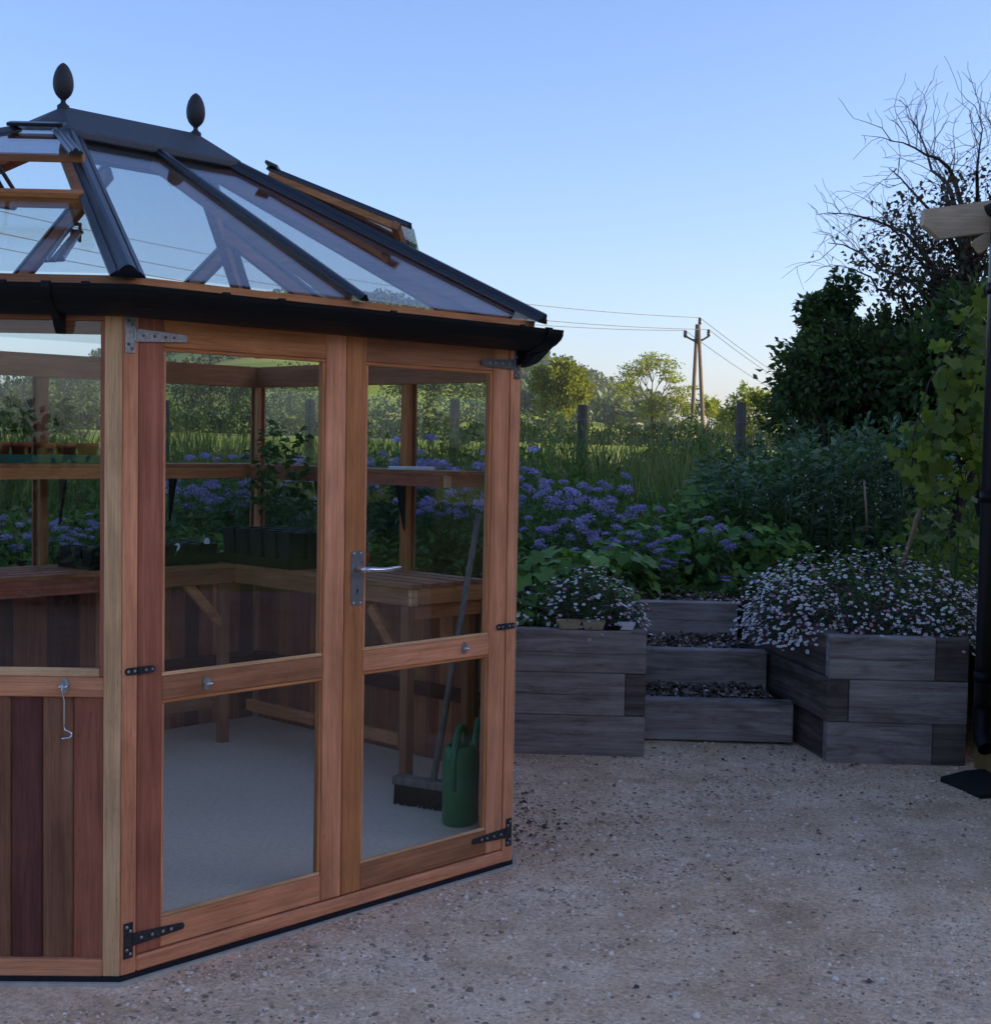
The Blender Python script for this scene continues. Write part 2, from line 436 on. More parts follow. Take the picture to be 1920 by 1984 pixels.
def terrain():
    rs = np.concatenate([[0.5], np.geomspace(3, 1700, 115)]); th = np.linspace(-PI, PI, 241)[:-1]
    # finer angles ahead of the camera
    th = np.concatenate([np.linspace(-PI, -0.8, 40)[:-1], np.linspace(-0.8, 0.8, 200)[:-1], np.linspace(0.8, PI, 40)[:-1]])
    R_, T_ = np.meshgrid(rs, th, indexing='ij'); X = R_ * np.sin(T_); Y = R_ * np.cos(T_)
    Z = height(X, Y); V = np.stack([X, Y, Z], -1).reshape(-1, 3); n = len(th); F = []
    i, j = np.meshgrid(np.arange(len(rs) - 1), np.arange(n), indexing='ij'); j2 = (j + 1) % n
    a = i * n + j; b = i * n + j2; c = (i + 1) * n + j2; d = (i + 1) * n + j
    F = np.concatenate([np.stack([a, b, c], -1).reshape(-1, 3), np.stack([a, c, d], -1).reshape(-1, 3)])
    m, nt, bs = newmat('field_grass')
    v = coords(nt, (1, 1, 1), False)
    vo = nt.nodes.new('ShaderNodeTexVoronoi'); vo.inputs['Scale'].default_value = 0.011
    mp = nt.nodes.new('ShaderNodeMapping'); mp.inputs['Scale'].default_value = (0.6, 1.3, 0)
    nt.links.new(v, mp.inputs['Vector']); nt.links.new(mp.outputs[0], vo.inputs['Vector'])
    sx = nt.nodes.new('ShaderNodeSeparateColor'); nt.links.new(vo.outputs['Color'], sx.inputs[0])
    parcel = ramp(nt, sx.outputs[0], [(0, (.22, .29, .045)), (.4, (.32, .36, .06)), (.7, (.46, .42, .11)), (1, (.26, .32, .05))])
    n1 = noise(nt, coords(nt, (.35, .35, .35), False), 1, 6, 0.65)
    col = mixc(nt, parcel, ramp(nt, n1, [(.3, (.65, .72, .55)), (.7, (1.1, 1.08, 1.0))]), 0.8, 'MULTIPLY')
    sp = nt.nodes.new('ShaderNodeSeparateXYZ'); nt.links.new(v, sp.inputs[0])
    def mr(sock, a, b):
        q = nt.nodes.new('ShaderNodeMapRange'); q.inputs[1].default_value = a; q.inputs[2].default_value = b; nt.links.new(sock, q.inputs[0]); return q.outputs[0]
    mu = nt.nodes.new('ShaderNodeMath'); mu.operation = 'MULTIPLY'; nt.links.new(mr(sp.outputs[0], 14, 22), mu.inputs[0]); nt.links.new(mr(sp.outputs[1], 48, 38), mu.inputs[1])
    col = mixc(nt, col, (.028, .036, .018), mu.outputs[0])      # added bank coloured darker to dim its reflection in the panes
    nt.links.new(col, bs.inputs['Base Color']); bs.inputs['Roughness'].default_value = 0.9; bs.inputs['Specular IOR Level'].default_value = 0.1
    bump(nt, bs, noise(nt, coords(nt, (3, 3, 3), False), 1, 5, .7), 0.5, 0.15)
    o = obj('field', npmesh('field', V, F, 'field_grass', smooth=True)); tag(o, 'sunlit green fields and hillside beyond the garden', kind='structure')
terrain()

def yard():
    n = 120
    xs = np.linspace(-9, 9, n); ys = np.linspace(-6, 8.6, n)
    X, Y = np.meshgrid(xs, ys, indexing='ij')
    Z = -0.02 + 0.006 * np.sin(X * 2.1 + 1) * np.cos(Y * 1.7) + rng.normal(size=X.shape) * 0.001
    V = np.stack([X, Y, Z], -1).reshape(-1, 3)
    i, j = np.meshgrid(np.arange(n - 1), np.arange(n - 1), indexing='ij'); a = i * n + j; b = a + n
    F = np.concatenate([np.stack([a, b, b + 1], -1).reshape(-1, 3), np.stack([a, b + 1, a + 1], -1).reshape(-1, 3)])
    m, nt, bs = newmat('yard_fines')
    n1 = noise(nt, coords(nt, (1.7, 1.7, 1.7), False), 1, 7, 0.68)
    n2 = noise(nt, coords(nt, (60, 60, 60), False), 1, 4, 0.7)
    n3 = noise(nt, coords(nt, (6, 6, 6), False), 1, 5, 0.65)
    vo = nt.nodes.new('ShaderNodeTexVoronoi'); vo.inputs['Scale'].default_value = 95
    nt.links.new(coords(nt, (1, 1, 1), False), vo.inputs['Vector'])
    col = ramp(nt, n1, [(.28, (.64, .41, .25)), (.46, (.87, .595, .38)), (.60, (.96, .70, .475)), (.74, (1.0, .80, .59))])
    col = mixc(nt, col, ramp(nt, n3, [(.3, (.70, .66, .64)), (.65, (1.05, 1.05, 1.05))]), 0.85, 'MULTIPLY')
    col = mixc(nt, col, ramp(nt, n2, [(.3, (.55, .53, .52)), (.52, (1.05, 1.05, 1.05)), (.75, (1.45, 1.45, 1.48))]), 0.8, 'MULTIPLY')
    col = mixc(nt, col, ramp(nt, vo.outputs['Distance'], [(.0, (1.2, 1.2, 1.2)), (.6, (.85, .84, .83))]), 0.6, 'MULTIPLY')
    nt.links.new(col, bs.inputs['Base Color']); bs.inputs['Roughness'].default_value = 0.95; bs.inputs['Specular IOR Level'].default_value = 0.1
    bump(nt, bs, n2, 0.9, 0.006)
    o = obj('gravel_yard', npmesh('gravel_yard', V, F, 'yard_fines', smooth=True)); tag(o, 'pale pinkish grey gravel yard in front of the greenhouse', kind='structure')
    # loose stones, thicker beside the greenhouse and in drifts
    m = leafmat('stone', [(0, (.26, .175, .12)), (.30, (.55, .385, .265)), (.75, (.80, .58, .41)), (1, (.95, .79, .63))], trans=0, rough=0.9, spec=0.1, objvar=0)
    N = 130000
    px = rng.uniform(-3.2, 3.0, N); py = 2.9 + rng.random(N) ** 1.3 * 4.6
    # density pattern
    pat = np.sin(px * 2.3 + 1.2 * np.sin(py * 1.9)) * np.sin(py * 2.9 + np.sin(px * 3.1)) * 0.5 + 0.5
    # distance in front of the door wall and beyond its right corner
    d1 = (px + 1.0099) * 0.7237 - (py - 3.7766) * 0.690
    dc = np.hypot(px - 0.25, (py - 5.3) * 0.8)
    keep = rng.random(N) < np.clip(0.28 + 0.5 * pat ** 2 + 0.7 * np.exp(-(d1 / .35) ** 2) + 0.9 * np.exp(-(dc / .45) ** 2), 0, 1)
    keep &= ~((d1 < 0.012) & (px < 0.06)) & (np.abs(px) < 0.40 * py + 0.3)
    px, py = px[keep], py[keep]; n = len(px)
    sz = np.exp(rng.normal(size=n) * 0.42) * 0.0046; sz = np.minimum(sz, 0.014)
    k5 = np.arange(5) * 2 * PI / 5
    base = np.concatenate([np.stack([np.cos(k5), np.sin(k5), 0 * k5 - .1], -1), np.stack([.72 * np.cos(k5 + .5), .72 * np.sin(k5 + .5), 0 * k5 + .55], -1), [[.05, .05, .85]]])
    Fb = np.array([(i, (i + 1) % 5, 5 + i) for i in range(5)] + [((i + 1) % 5, 5 + (i + 1) % 5, 5 + i) for i in range(5)] + [(5 + i, 5 + (i + 1) % 5, 10) for i in range(5)])
    ang = rng.uniform(0, 2 * PI, n); ca, sa = np.cos(ang), np.sin(ang)
    Vb = base[None] * (1 + rng.normal(size=(n, 11, 1)) * 0.17) * sz[:, None, None]
    VX = Vb[:, :, 0] * ca[:, None] - Vb[:, :, 1] * sa[:, None] * .8 + px[:, None]
    VY = (Vb[:, :, 0] * sa[:, None] + Vb[:, :, 1] * ca[:, None] * .8) + py[:, None]
    gz = -0.02 + 0.006 * np.sin(px * 2.1 + 1) * np.cos(py * 1.7)
    VZ = Vb[:, :, 2] * rng.uniform(.5, 1.0, (n, 1)) + gz[:, None] - 0.0008
    V = np.stack([VX, VY, VZ], -1).reshape(-1, 3); F = (np.arange(n)[:, None, None] * 11 + Fb[None]).reshape(-1, 3)
    o = obj('gravel', npmesh('gravel', V, F, 'stone', np.repeat(rng.random(n) ** 1.1, 11))); tag(o, 'loose small stones lying over the gravel yard', 'gravel', kind='stuff')
yard()

SX0, SX1 = 0.737, 1.607         # the flight of steps runs up between these two raised beds
def soil():
    g = 0.1; xs = np.arange(-16, 16.01, g); ys = np.arange(5.0, 16.01, g)
    X, Y = np.meshgrid(xs, ys, indexing='ij')
    front = np.where(X > SX0 - .05, 6.70, np.where(X > -0.45, 6.74, 7.55 - (X + 1.1) * 0.0))
    front = np.where(X < -0.45, 6.74 + np.clip(-0.45 - X, 0, 1.0) * 0.9, front)
    front = np.where(X < -1.3, 7.6 - np.clip(-1.3 - X, 0, 2.2) * 1.0, front)
    front = np.where((X > SX0 - .02) & (X < SX1 + .02), 8.02, front)
    front = np.where(X > 2.3, 6.9, front)
    Z = 0.53 + 0.022 * (Y - 7) + 0.02 * np.sin(X * 3) * np.sin(Y * 2.3) + rng.normal(size=X.shape) * 0.006
    nx, ny = X.shape; V = np.stack([X, Y, Z], -1).reshape(-1, 3)
    i, j = np.meshgrid(np.arange(nx - 1), np.arange(ny - 1), indexing='ij')
    ok = (Y[:-1, :-1] >= front[:-1, :-1] - 1e-6) & (Y[1:, :-1] >= front[1:, :-1] - 1e-6)
    a = (i * ny + j)[ok]; b = a + ny
    F = np.concatenate([np.stack([a, b, b + 1], -1), np.stack([a, b + 1, a + 1], -1)])
    o = obj('garden_soil', npmesh('garden_soil', V, F, 'soil', smooth=True)); tag(o, 'dark garden soil under the planting', kind='structure')
soil()
def soil_z(x, y): return 0.53 + 0.022 * (y - 7)

# ------------------------------------------------------------------ greenhouse
TH = 0.8093; W = 1.574; A_ = 1.0216; C_ = A_ / math.sqrt(2); D_ = 2 * C_ + A_
GO = Vector((-1.0099, 3.7766, 0))
gu = Vector((math.cos(TH), math.sin(TH), 0)); gn = Vector((-math.sin(TH), math.cos(TH), 0))
def G(u, n, z=0): return GO + gu * u + gn * n + Vector((0, 0, z))
GP = [Vector((0, 0, 0)), Vector((W, 0, 0)), Vector((W + C_, C_, 0)), Vector((W + C_, D_, 0)), Vector((-C_, D_, 0)), Vector((-C_, C_, 0))]
RI = 1.233; E1 = Vector((A_ / 2, RI, 0)); E2 = Vector((W - A_ / 2, RI, 0)); TP = 0.5206
FLOOR_Z = 0.075
UZ = Vector((0, 0, 1))
gh = thing('greenhouse', 'cedar and glass greenhouse with hipped roof, two finials and double doors', 'greenhouse', GO, TH)

def piece(name, mat, o, ax, ay, az, parent=gh, b=0.0018):
    return MB().box(o, ax, ay, az, b).build(name, mat, parent)

def offset_poly(d):
    """greenhouse outline pushed outwards by d"""
    out = []; n = len(GP)
    for i in range(n):
        a, b, c = GP[i - 1], GP[i], GP[(i + 1) % n]
        d1 = (b - a).normalized(); d2 = (c - b).normalized()
        n1 = Vector((d1.y, -d1.x, 0)); n2 = Vector((d2.y, -d2.x, 0))
        bis = (n1 + n2).normalized(); out.append(b + bis * (d / max(.2, bis.dot(n1))))
    return out

# slab and membrane under the sills
MB().prism([(*p.xy, -0.06) for p in offset_poly(0.020)], (0, 0, 0.045)).build('slab', 'slab_edge', gh)
MB().prism([(*p.xy, -0.0148) for p in offset_poly(0.006)], (0, 0, 0.0145)).build('membrane', 'membrane', gh)
fl = MB().prism([tuple(G(p.x, p.y, -0.0)) for p in offset_poly(-0.055)], (0, 0, FLOOR_Z)).build('floor', 'slab'); tag(fl, 'pale grey concrete floor inside the greenhouse', kind='structure')

SILL = 0.0477; RAILB = 0.772; RAILT = 0.826; HEAD = 1.795; TOP = 1.905; PW = 0.0465
tones_v = ['cedar_pink_v', 'cedar_brown_v', 'cedar_dark_v', 'cedar_red_v', 'cedar_orange_v', 'cedar_brown_v', 'cedar_red_v']
BOARD_MESH = {}
def board_mesh(wd, mat):
    key = (round(wd, 4), mat)
    if key not in BOARD_MESH:
        m = MB(); h = RAILB - SILL
        g = 0.0045   # V-jointed edges
        m.prism([(0.0004, 0.014, 0), (0.0004, g, 0), (g, 0, 0), (wd - g, 0, 0), (wd - .0004, g, 0), (wd - .0004, 0.014, 0)], (0, 0, h))
        BOARD_MESH[key] = m.mesh('board', mat)
    return BOARD_MESH[key]

def wall(i, npanes, tones=None, seed=0, mats=('cedar_cream_v', 'cedar_pink_v'), HEAD=1.795, TOP=1.905):
    """a glazed wall on vertical boards between outline corners i and i+1; x runs along the wall, y inwards"""
    a, b = GP[i], GP[(i + 1) % 6]; e = (b - a).normalized(); L = (b - a).length; inn = Vector((-e.y, e.x, 0)); r = random.Random(seed)
    P = lambda x, y, z: a + e * x + inn * y + UZ * z
    piece('corner_post', mats[0], P(0.0005, -0.004, 0.0), e * PW, inn * 0.05, UZ * TOP)
    piece('corner_post', mats[1], P(L - PW - .0005, -0.004, 0.0), e * PW, inn * 0.05, UZ * TOP)
    piece('sill', r.choice(['cedar_pink_h', 'cedar_orange_h']), P(PW + .001, -0.008, 0.0), e * (L - 2 * PW - .002), inn * 0.06, UZ * SILL, b=.004)
    piece('rail', 'cedar_pink_h', P(PW + .001, 0, RAILB), e * (L - 2 * PW - .002), inn * 0.045, UZ * (RAILT - RAILB))
    piece('rail', 'cedar_brown_h', P(PW + .001, 0, HEAD), e * (L - 2 * PW - .002), inn * 0.045, UZ * (TOP - HEAD))
    piece('rail', 'cedar_brown_h', P(PW + .001, 0.0455, HEAD - .035), e * (L - 2 * PW - .002), inn * 0.022, UZ * 0.085)
    # boards
    x0 = PW + .001; span = L - 2 * PW - .002; nb = max(1, round(span / 0.082)); wd = span / nb; rz = math.atan2(e.y, e.x)
    for k in range(nb):
        mt = tones[k % len(tones)] if tones else r.choice(tones_v)
        o = obj('board', board_mesh(wd, mt), gh); o.location = P(x0 + k * wd, 0.010 + r.uniform(0, .001), SILL); o.rotation_euler = (0, 0, rz)
    piece('lining', 'cedar_dark_h', P(PW + .001, 0.032, SILL + .3), e * span, inn * 0.02, UZ * 0.06)
    # posts and panes
    ps = span / npanes
    for k in range(npanes):
        xa = x0 + k * ps + (0.021 if k else 0); xb = x0 + (k + 1) * ps - (0.021 if k < npanes - 1 else 0)
        if k: piece('glazing_post', r.choice(['cedar_brown_v', 'cedar_red_v', 'cedar_orange_v']), P(x0 + k * ps - .0205, 0.002, RAILT + .0005), e * 0.041, inn * 0.055, UZ * (HEAD - RAILT - .001))
        bd = 0.013
        piece('glazing_bead', 'cedar_cream_h', P(xa, 0.004, RAILT + .0005), e * (xb - xa - bd), inn * 0.014, UZ * 0.024)
        piece('glazing_bead', 'cedar_red_v', P(xb - bd, 0.006, RAILT + .0005), e * bd, inn * 0.012, UZ * (HEAD - RAILT - .001))
        piece('glazing_bead', 'cedar_red_v', P(xa, 0.006, RAILT + .025), e * bd, inn * 0.012, UZ * (HEAD - RAILT - .026))
        MB().box(P(xa + .002, 0.0195, RAILT + .004), e * (xb - xa - .004), inn * 0.004, UZ * (HEAD - RAILT - .006), 0.0003).build('pane', 'glass', gh)

wall(1, 2, seed=2)
wall(2, 3, seed=3, HEAD=1.775, TOP=1.845)
wall(3, 5, seed=4, HEAD=1.775, TOP=1.845)
wall(4, 3, seed=5, HEAD=1.775, TOP=1.845)
# the wall left of the doors, boards listed from its far end to the near corner
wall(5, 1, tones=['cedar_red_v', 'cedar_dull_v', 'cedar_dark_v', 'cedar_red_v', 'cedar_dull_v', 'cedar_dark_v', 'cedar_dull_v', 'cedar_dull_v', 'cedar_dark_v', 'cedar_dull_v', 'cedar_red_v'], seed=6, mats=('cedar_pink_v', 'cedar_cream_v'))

# --- door wall
e0 = Vector((1, 0, 0)); i0 = Vector((0, 1, 0))
piece('door_post', 'cedar_pink_v', (0.0005, -0.004, 0), e0 * PW, i0 * 0.05, UZ * TOP)
piece('door_post', 'cedar_pink_v', (W - PW - .0005, -0.004, 0), e0 * PW, i0 * 0.05, UZ * TOP)
piece('sill', 'cedar_pink_h', (PW + .001, -0.008, 0), e0 * (W - 2 * PW - .002), i0 * 0.06, UZ * (SILL - .004), b=.006)
piece('rail', 'cedar_brown_h', (PW + .001, 0.001, 1.865), e0 * (W - 2 * PW - .002), i0 * 0.045, UZ * 0.04)

def door(x0, x1, g0, g1, mats, name_label):
    d = bpy.data.objects.new('door', None); COL.objects.link(d); d.parent = gh; d['label'] = name_label
    zb, zt = SILL, 1.862; bd = 0.011
    ms = dict(zip(('l', 'r', 't', 'm', 'b'), mats))
    bx = lambda nm, mt, xa, xb, za, zc, ya=0.0, yb=0.04, bb=.0022: piece(nm, mt, (xa, ya, za), e0 * (xb - xa), i0 * (yb - ya), UZ * (zc - za), d, bb)
    gl, gr = g0 - bd, g1 + bd        # inner edges of the stiles
    bx('stile', ms['l'], x0, gl, zb, zt); bx('stile', ms['r'], gr, x1, zb, zt)
    zs = [(0.1403, 0.7391), (0.826, 1.72)]
    bx('rail', ms['b'], gl + .0006, gr - .0006, zb + .0006, zs[0][0] - bd, .0012)
    bx('rail', ms['m'], gl + .0006, gr - .0006, zs[0][1] + bd, zs[1][0] - bd, .0012)
    bx('rail', ms['t'], gl + .0006, gr - .0006, zs[1][1] + bd, zt - .0006, .0012)
    for (za, zc) in zs:
        bx('glazing_bead', 'cedar_cream_h', gl + .0006, gr - .0006, za - bd + .0004, za, .004, .016)
        bx('glazing_bead', 'cedar_orange_h', gl + .0006, gr - .0006, zc, zc + bd - .0004, .004, .016)
        bx('glazing_bead', 'cedar_pink_v', gl + .0004, g0, za + .0006, zc - .0006, .005, .016)
        bx('glazing_bead', 'cedar_orange_v', g1, gr - .0004, za + .0006, zc - .0006, .005, .016)
        MB().box((g0 - .005, 0.0185, za - .005), e0 * (g1 - g0 + .01), i0 * 0.004, UZ * (zc - za + .01), .0003).build('pane', 'glass', d)
    return d

dl = door(PW + .004, W / 2 - .0015, 0.1405, 0.6947, ('cedar_red_v', 'cedar_pink_v', 'cedar_orange_h', 'cedar_brown_h', 'cedar_pink_h'), 'wider looking left door leaf with dark red left stile')
dr = door(W / 2 + .0015, W - PW - .004, W - 0.6947, W - 0.1405, ('cedar_orange_v', 'cedar_pink_v', 'cedar_brown_h', 'cedar_pink_h', 'cedar_brown_h'), 'right door leaf with lever handle and orange brown stile')

def disc(mb, c, r, h, n=10): mb.lathe(c, [(r, 0), (r, h * .6), (r * .6, h)], n, (0, -1, 0))

def t_hinge(parent, xp, z, s, mat, screw):
    """T hinge: xp = outer edge of the plate, s = +1 when the strap points right"""
    h = bpy.data.objects.new('hinge', None); COL.objects.link(h); h.parent = gh
    y = -0.0045
    m = MB().box((min(xp, xp + s * .029), y - .003, z - .05), e0 * .029, i0 * .003, UZ * .1, .0008).build('plate', mat, h)
    m = MB(); xs = xp + s * .031
    pts = [(xs, y - .003, z - .018), (xs + s * .16, y + .0005 - .003, z - .0095), (xs + s * .166, y - .0025, z), (xs + s * .16, y - .0025, z + .0095), (xs, y - .003, z + .018)]
    m.prism(pts if s > 0 else pts[::-1], (0, .0028, 0)).build('strap', mat, h)
    MB().tube([(xp + s * .030, y - .003, z - .017), (xp + s * .030, y - .003, z + .017)], .004, 8).build('knuckle', mat, h)
    for dx, dz in ((.009, .038), (.02, .026), (.009, -.026), (.02, -.038), (.055, 0), (.09, 0), (.125, 0), (.152, 0)):
        mm = MB(); disc(mm, (xp + s * dx, y - .0028, z + dz), .0045, .0022); mm.build('screw', screw, h)

t_hinge(dl, 0.0045, 1.758, 1, 'galvanised', 'dull_steel')
t_hinge(dl, 0.0075, 0.095, 1, 'dark_iron', 'galvanised')
t_hinge(dr, W - 0.0055, 1.757, -1, 'dull_steel', 'galvanised')
t_hinge(dr, W - 0.0055, 0.105, -1, 'dark_iron', 'galvanised')
for xm in (0.008, W - .101):
    st = bpy.data.objects.new('strap_hinge', None); COL.objects.link(st); st.parent = gh
    pts = []
    for k in range(20):
        a = 2 * PI * k / 20; cx = .0115 if math.cos(a) < 0 else .0835
        pts.append((xm + cx + .0115 * math.cos(a), -.0075, .842 + .0105 * math.sin(a)))
    MB().prism(pts, (0, .003, 0)).build('plate', 'dark_iron', st)
    MB().tube([(xm + .045, -.009, .832), (xm + .045, -.009, .852)], .005, 8).build('knuckle', 'dark_iron', st)
    for dx in (.01, .03, .065, .086):
        mm = MB(); disc(mm, (xm + dx, -.0073, .842), .0038, .002); mm.build('screw', 'galvanised', st)
# lever handle
hd = bpy.data.objects.new('lever_handle', None); COL.objects.link(hd); hd.parent = gh
pts = []
for k in range(24):
    a = 2 * PI * k / 24; sx = 1 if math.cos(a) >= 0 else -1; sz = 1 if math.sin(a) >= 0 else -1
    pts.append((.8365 + sx * .014 + .011 * math.cos(a), -.0035, 1.0505 + sz * .0755 + .011 * math.sin(a)))
MB().prism(pts, (0, .0034, 0)).build('plate', 'plate_steel', hd)
mm = MB(); mm.lathe((.8365, -.003, 1.081), [(.011, 0), (.011, .012), (.0085, .02), (.0085, .042)], 14, (0, -1, 0)); mm.build('spindle', 'chrome', hd, True)
lev = [(.8365 + t * .15, -.046 - .004 * math.sin(PI * t), 1.081 - .004 * math.sin(PI * t)) for t in [i / 10 for i in range(11)]]
MB().tube(lev, [.0085] + [.0072] * 8 + [.0066, .004], 10).build('lever', 'chrome', hd, True)
for dx, dz in ((-.014, .078), (.014, .078), (-.014, -.078), (.014, -.078)):
    mm = MB(); disc(mm, (.8365 + dx, -.0033, 1.0505 + dz), .004, .0022); mm.build('screw', 'chrome', hd)
MB().prism([(.8365 + .0042 * math.cos(a), -.0040, 1.012 + .0042 * math.sin(a)) for a in [2 * PI * k / 12 for k in range(12)]], (0, .0006, 0)).build('keyhole', 'membrane', hd)
MB().box((.8345, -.004, .999), e0 * .004, i0 * .0006, UZ * .012, .0002).build('key_slot', 'membrane', hd)

def eye_plate(parent, origin, e, out):
    """screw eye on an oval plate"""
    o = Vector(origin); g = bpy.data.objects.new('hook_eye', None); COL.objects.link(g); g.parent = parent
    pts = [tuple(o + e * (.013 * math.cos(a)) + UZ * (.021 * math.sin(a)) + out * .003) for a in [2 * PI * k / 16 for k in range(16)]]
    MB().prism(pts, tuple(out * -.003)).build('plate', 'galvanised', g)
    ring = [tuple(o + out * (.004 + .011 * (1 - math.cos(a)) * .9) + e * (.013 * math.sin(a))) for a in [PI * (.05 + 1.9 * k / 14) for k in range(15)]]
    MB().tube(ring, .0028, 6).build('ring', 'chrome', g, True)
    return g
eye_plate(gh, (0.277, .001, 0.782), e0, Vector((0, -1, 0)))
eye_plate(gh, (1.322, .001, 0.784), e0, Vector((0, -1, 0)))
# hanging hook on the wall left of the doors
aw = (GP[0] - GP[5]).normalized(); ao = Vector((aw.y, -aw.x, 0))
ho = GP[0] - aw * .153 + ao * .0005 + UZ * .803
eye_plate(gh, ho, aw, ao)
hk = [ho + ao * .018 + UZ * .002 + aw * .004, ho + ao * .022 - UZ * .006, ho + ao * .018 - UZ * .02]
hk += [ho + ao * .016 + aw * .004 - UZ * (.02 + .09 * t) for t in (.2, .5, .8, 1.0)]
hk += [ho + ao * .018 + aw * x - UZ * z for x, z in ((.006, .118), (.016, .121), (.024, .126), (.025, .134), (.018, .139), (.006, .140), (-.004, .143))]
MB().tube(hk, .0027, 7).build('hook', 'chrome', gh, True)

# --- gutter: ogee profile carried round the walls
GUT = [(.012, 1.874), (.010, 1.806), (.03, 1.803), (.066, 1.806), (.083, 1.812), (.106, 1.822), (.124, 1.832), (.138, 1.848), (.146, 1.864), (.148, 1.877), (.142, 1.877), (.139, 1.864), (.131, 1.851), (.118, 1.838), (.10, 1.828), (.06, 1.814), (.022, 1.812), (.02, 1.874)]
_off = {d: offset_poly(d) for d in {p[0] for p in GUT}}
for i in (5, 0, 1):
    j = (i + 1) % 6; m = MB(); b = len(m.v); n = len(GUT)
    for (q, sgn) in ((i, 1), (j, -1)):
        for d, z in GUT:
            p = _off[d][q]; m.v.append((p.x, p.y, z))
    for k in range(n):
        m.f.append((k, (k + 1) % n, n + (k + 1) % n, n + k))
    m.f.append(tuple(range(n))[::-1]); m.f.append(tuple(range(n, 2 * n)))
    m.build('gutter', 'black_gutter', gh)
for (i, ts) in ((0, (.985,)), (5, (.83,)), (1, (.03,))):
    a, b = GP[i], GP[(i + 1) % 6]; e = (b - a).normalized(); out = Vector((e.y, -e.x, 0)); L = (b - a).length
    for t in ts:
        c = a + e * (L * t)
        pr = [(.0, 1.805), (.0, 1.755), (.02, 1.757), (.040, 1.775), (.052, 1.794), (.085, 1.8085), (.11, 1.820), (.13, 1.833), (.145, 1.849), (.1525, 1.864), (.1525, 1.881), (.136, 1.8825), (.136, 1.8775), (.1485, 1.8765), (.142, 1.853), (.10, 1.824), (.06, 1.807)]
        m = MB(); m.prism([tuple(c + out * d + UZ * z) for d, z in pr], tuple(e * .022)); m.build('gutter_bracket', 'black_gutter', gh)

# small clips along the gutter lip
for (i, ts) in ((0, (.14, .26, .53, .9)), (5, (.45, .72, .93))):
    a, b = GP[i], GP[(i + 1) % 6]; e = (b - a).normalized(); out = Vector((e.y, -e.x, 0)); L = (b - a).length
    for t in ts: MB().box(a + e * (L * t) + out * .1405 + UZ * 1.872, e * .022, out * .011, UZ * .0095, .001).build('gutter_clip', 'black_gutter', gh)

# --- roof
def roof_z(off): return 1.916 + (off + .05) * TP
OV = offset_poly(0.055)
RIDGE = {0: E1, 1: E2, 2: E2, 3: E2, 4: E1, 5: E1}
def rp(p, lift=0.0):
    """roof corner i at eaves"""
    return Vector((p.x, p.y, roof_z(-.055) + lift))
ZR = roof_z(RI)
def e3(e, lift=0.0): return Vector((e.x, e.y, ZR + lift))
# timber fascia under the glass edge
FO, FI = offset_poly(0.048), offset_poly(0.018)
for i in (5, 0, 1):
    j = (i + 1) % 6; m = MB()
    a, b, c, d = FO[i], FO[j], FI[j], FI[i]
    m.prism([(a.x, a.y, 1.872), (b.x, b.y, 1.872), (c.x, c.y, 1.872), (d.x, d.y, 1.872)], (0, 0, 0.037)); m.build('fascia', 'cedar_brown_h' if i else 'cedar_orange_h', gh)
# roof panes: each slope one or more sheets of glass just above the rafters
def slab_tri(pts, nrm, th=0.004):
    return MB().prism([tuple(p) for p in pts], tuple(nrm * th))
K = 0.145                                    # share of each hip covered by the ridge cap
def hip(i, t, lift=0.0, side=None): return rp(OV[i], lift).lerp(e3(RIDGE[i], lift), t)
def slope_pane(i, f0, f1, t0=0.0, t1=1 - K * .8):
    """pane of slope i between fractions f0..f1 of its eave, from t0 up to t1 of the height"""
    j = (i + 1) % 6
    A0, B0 = hip(i, t0), hip(j, t0); A1, B1 = hip(i, t1), hip(j, t1)
    nrm = (B0 - A0).cross(A1 - A0).normalized()
    if nrm.z < 0: nrm = -nrm
    pts = [A0.lerp(B0, f0), A0.lerp(B0, f1), A1.lerp(B1, f1), A1.lerp(B1, f0)]
    MB().prism([tuple(p + nrm * .0) for p in pts], tuple(nrm * .004)).build('roof_pane', 'glass', gh)
    return nrm
BARPROF = [(-.016, 0), (-.016, .008), (-.009, .012), (-.006, .020), (.006, .020), (.009, .012), (.016, .008), (.016, 0)]
HIPPROF = [(-.046, -.012), (-.046, -.007), (-.030, .006), (-.026, .003), (-.020, .012), (-.010, .021), (0, .024), (.010, .021), (.020, .012), (.026, .003), (.030, .006), (.046, -.007), (.046, -.012)]
def roof_bar(name, p0, p1, upv, prof, mat='black_metal', lift=.006):
    d = (p1 - p0).normalized(); ey = (upv - d * upv.dot(d)).normalized(); ex = d.cross(ey)
    return MB().sweep([(p0 + ey * lift, ex, ey), (p1 + ey * lift, ex, ey)], prof).build(name, mat, gh)
def rafter(p0, p1, w_, h_, mat, name='rafter', drop=.004):
    d = (p1 - p0).normalized(); ey = (UZ - d * UZ.dot(d)).normalized(); ex = d.cross(ey)
    MB().box(p0 - ex * (w_ / 2) - ey * (h_ + drop), d * (p1 - p0).length, ex * w_, ey * h_, .002).build(name, mat, gh)
nbars = {0: 1, 1: 0, 2: 1, 3: 3, 4: 1, 5: 0}
VENT = {5: (.42, .78), 1: (.41, .79)}
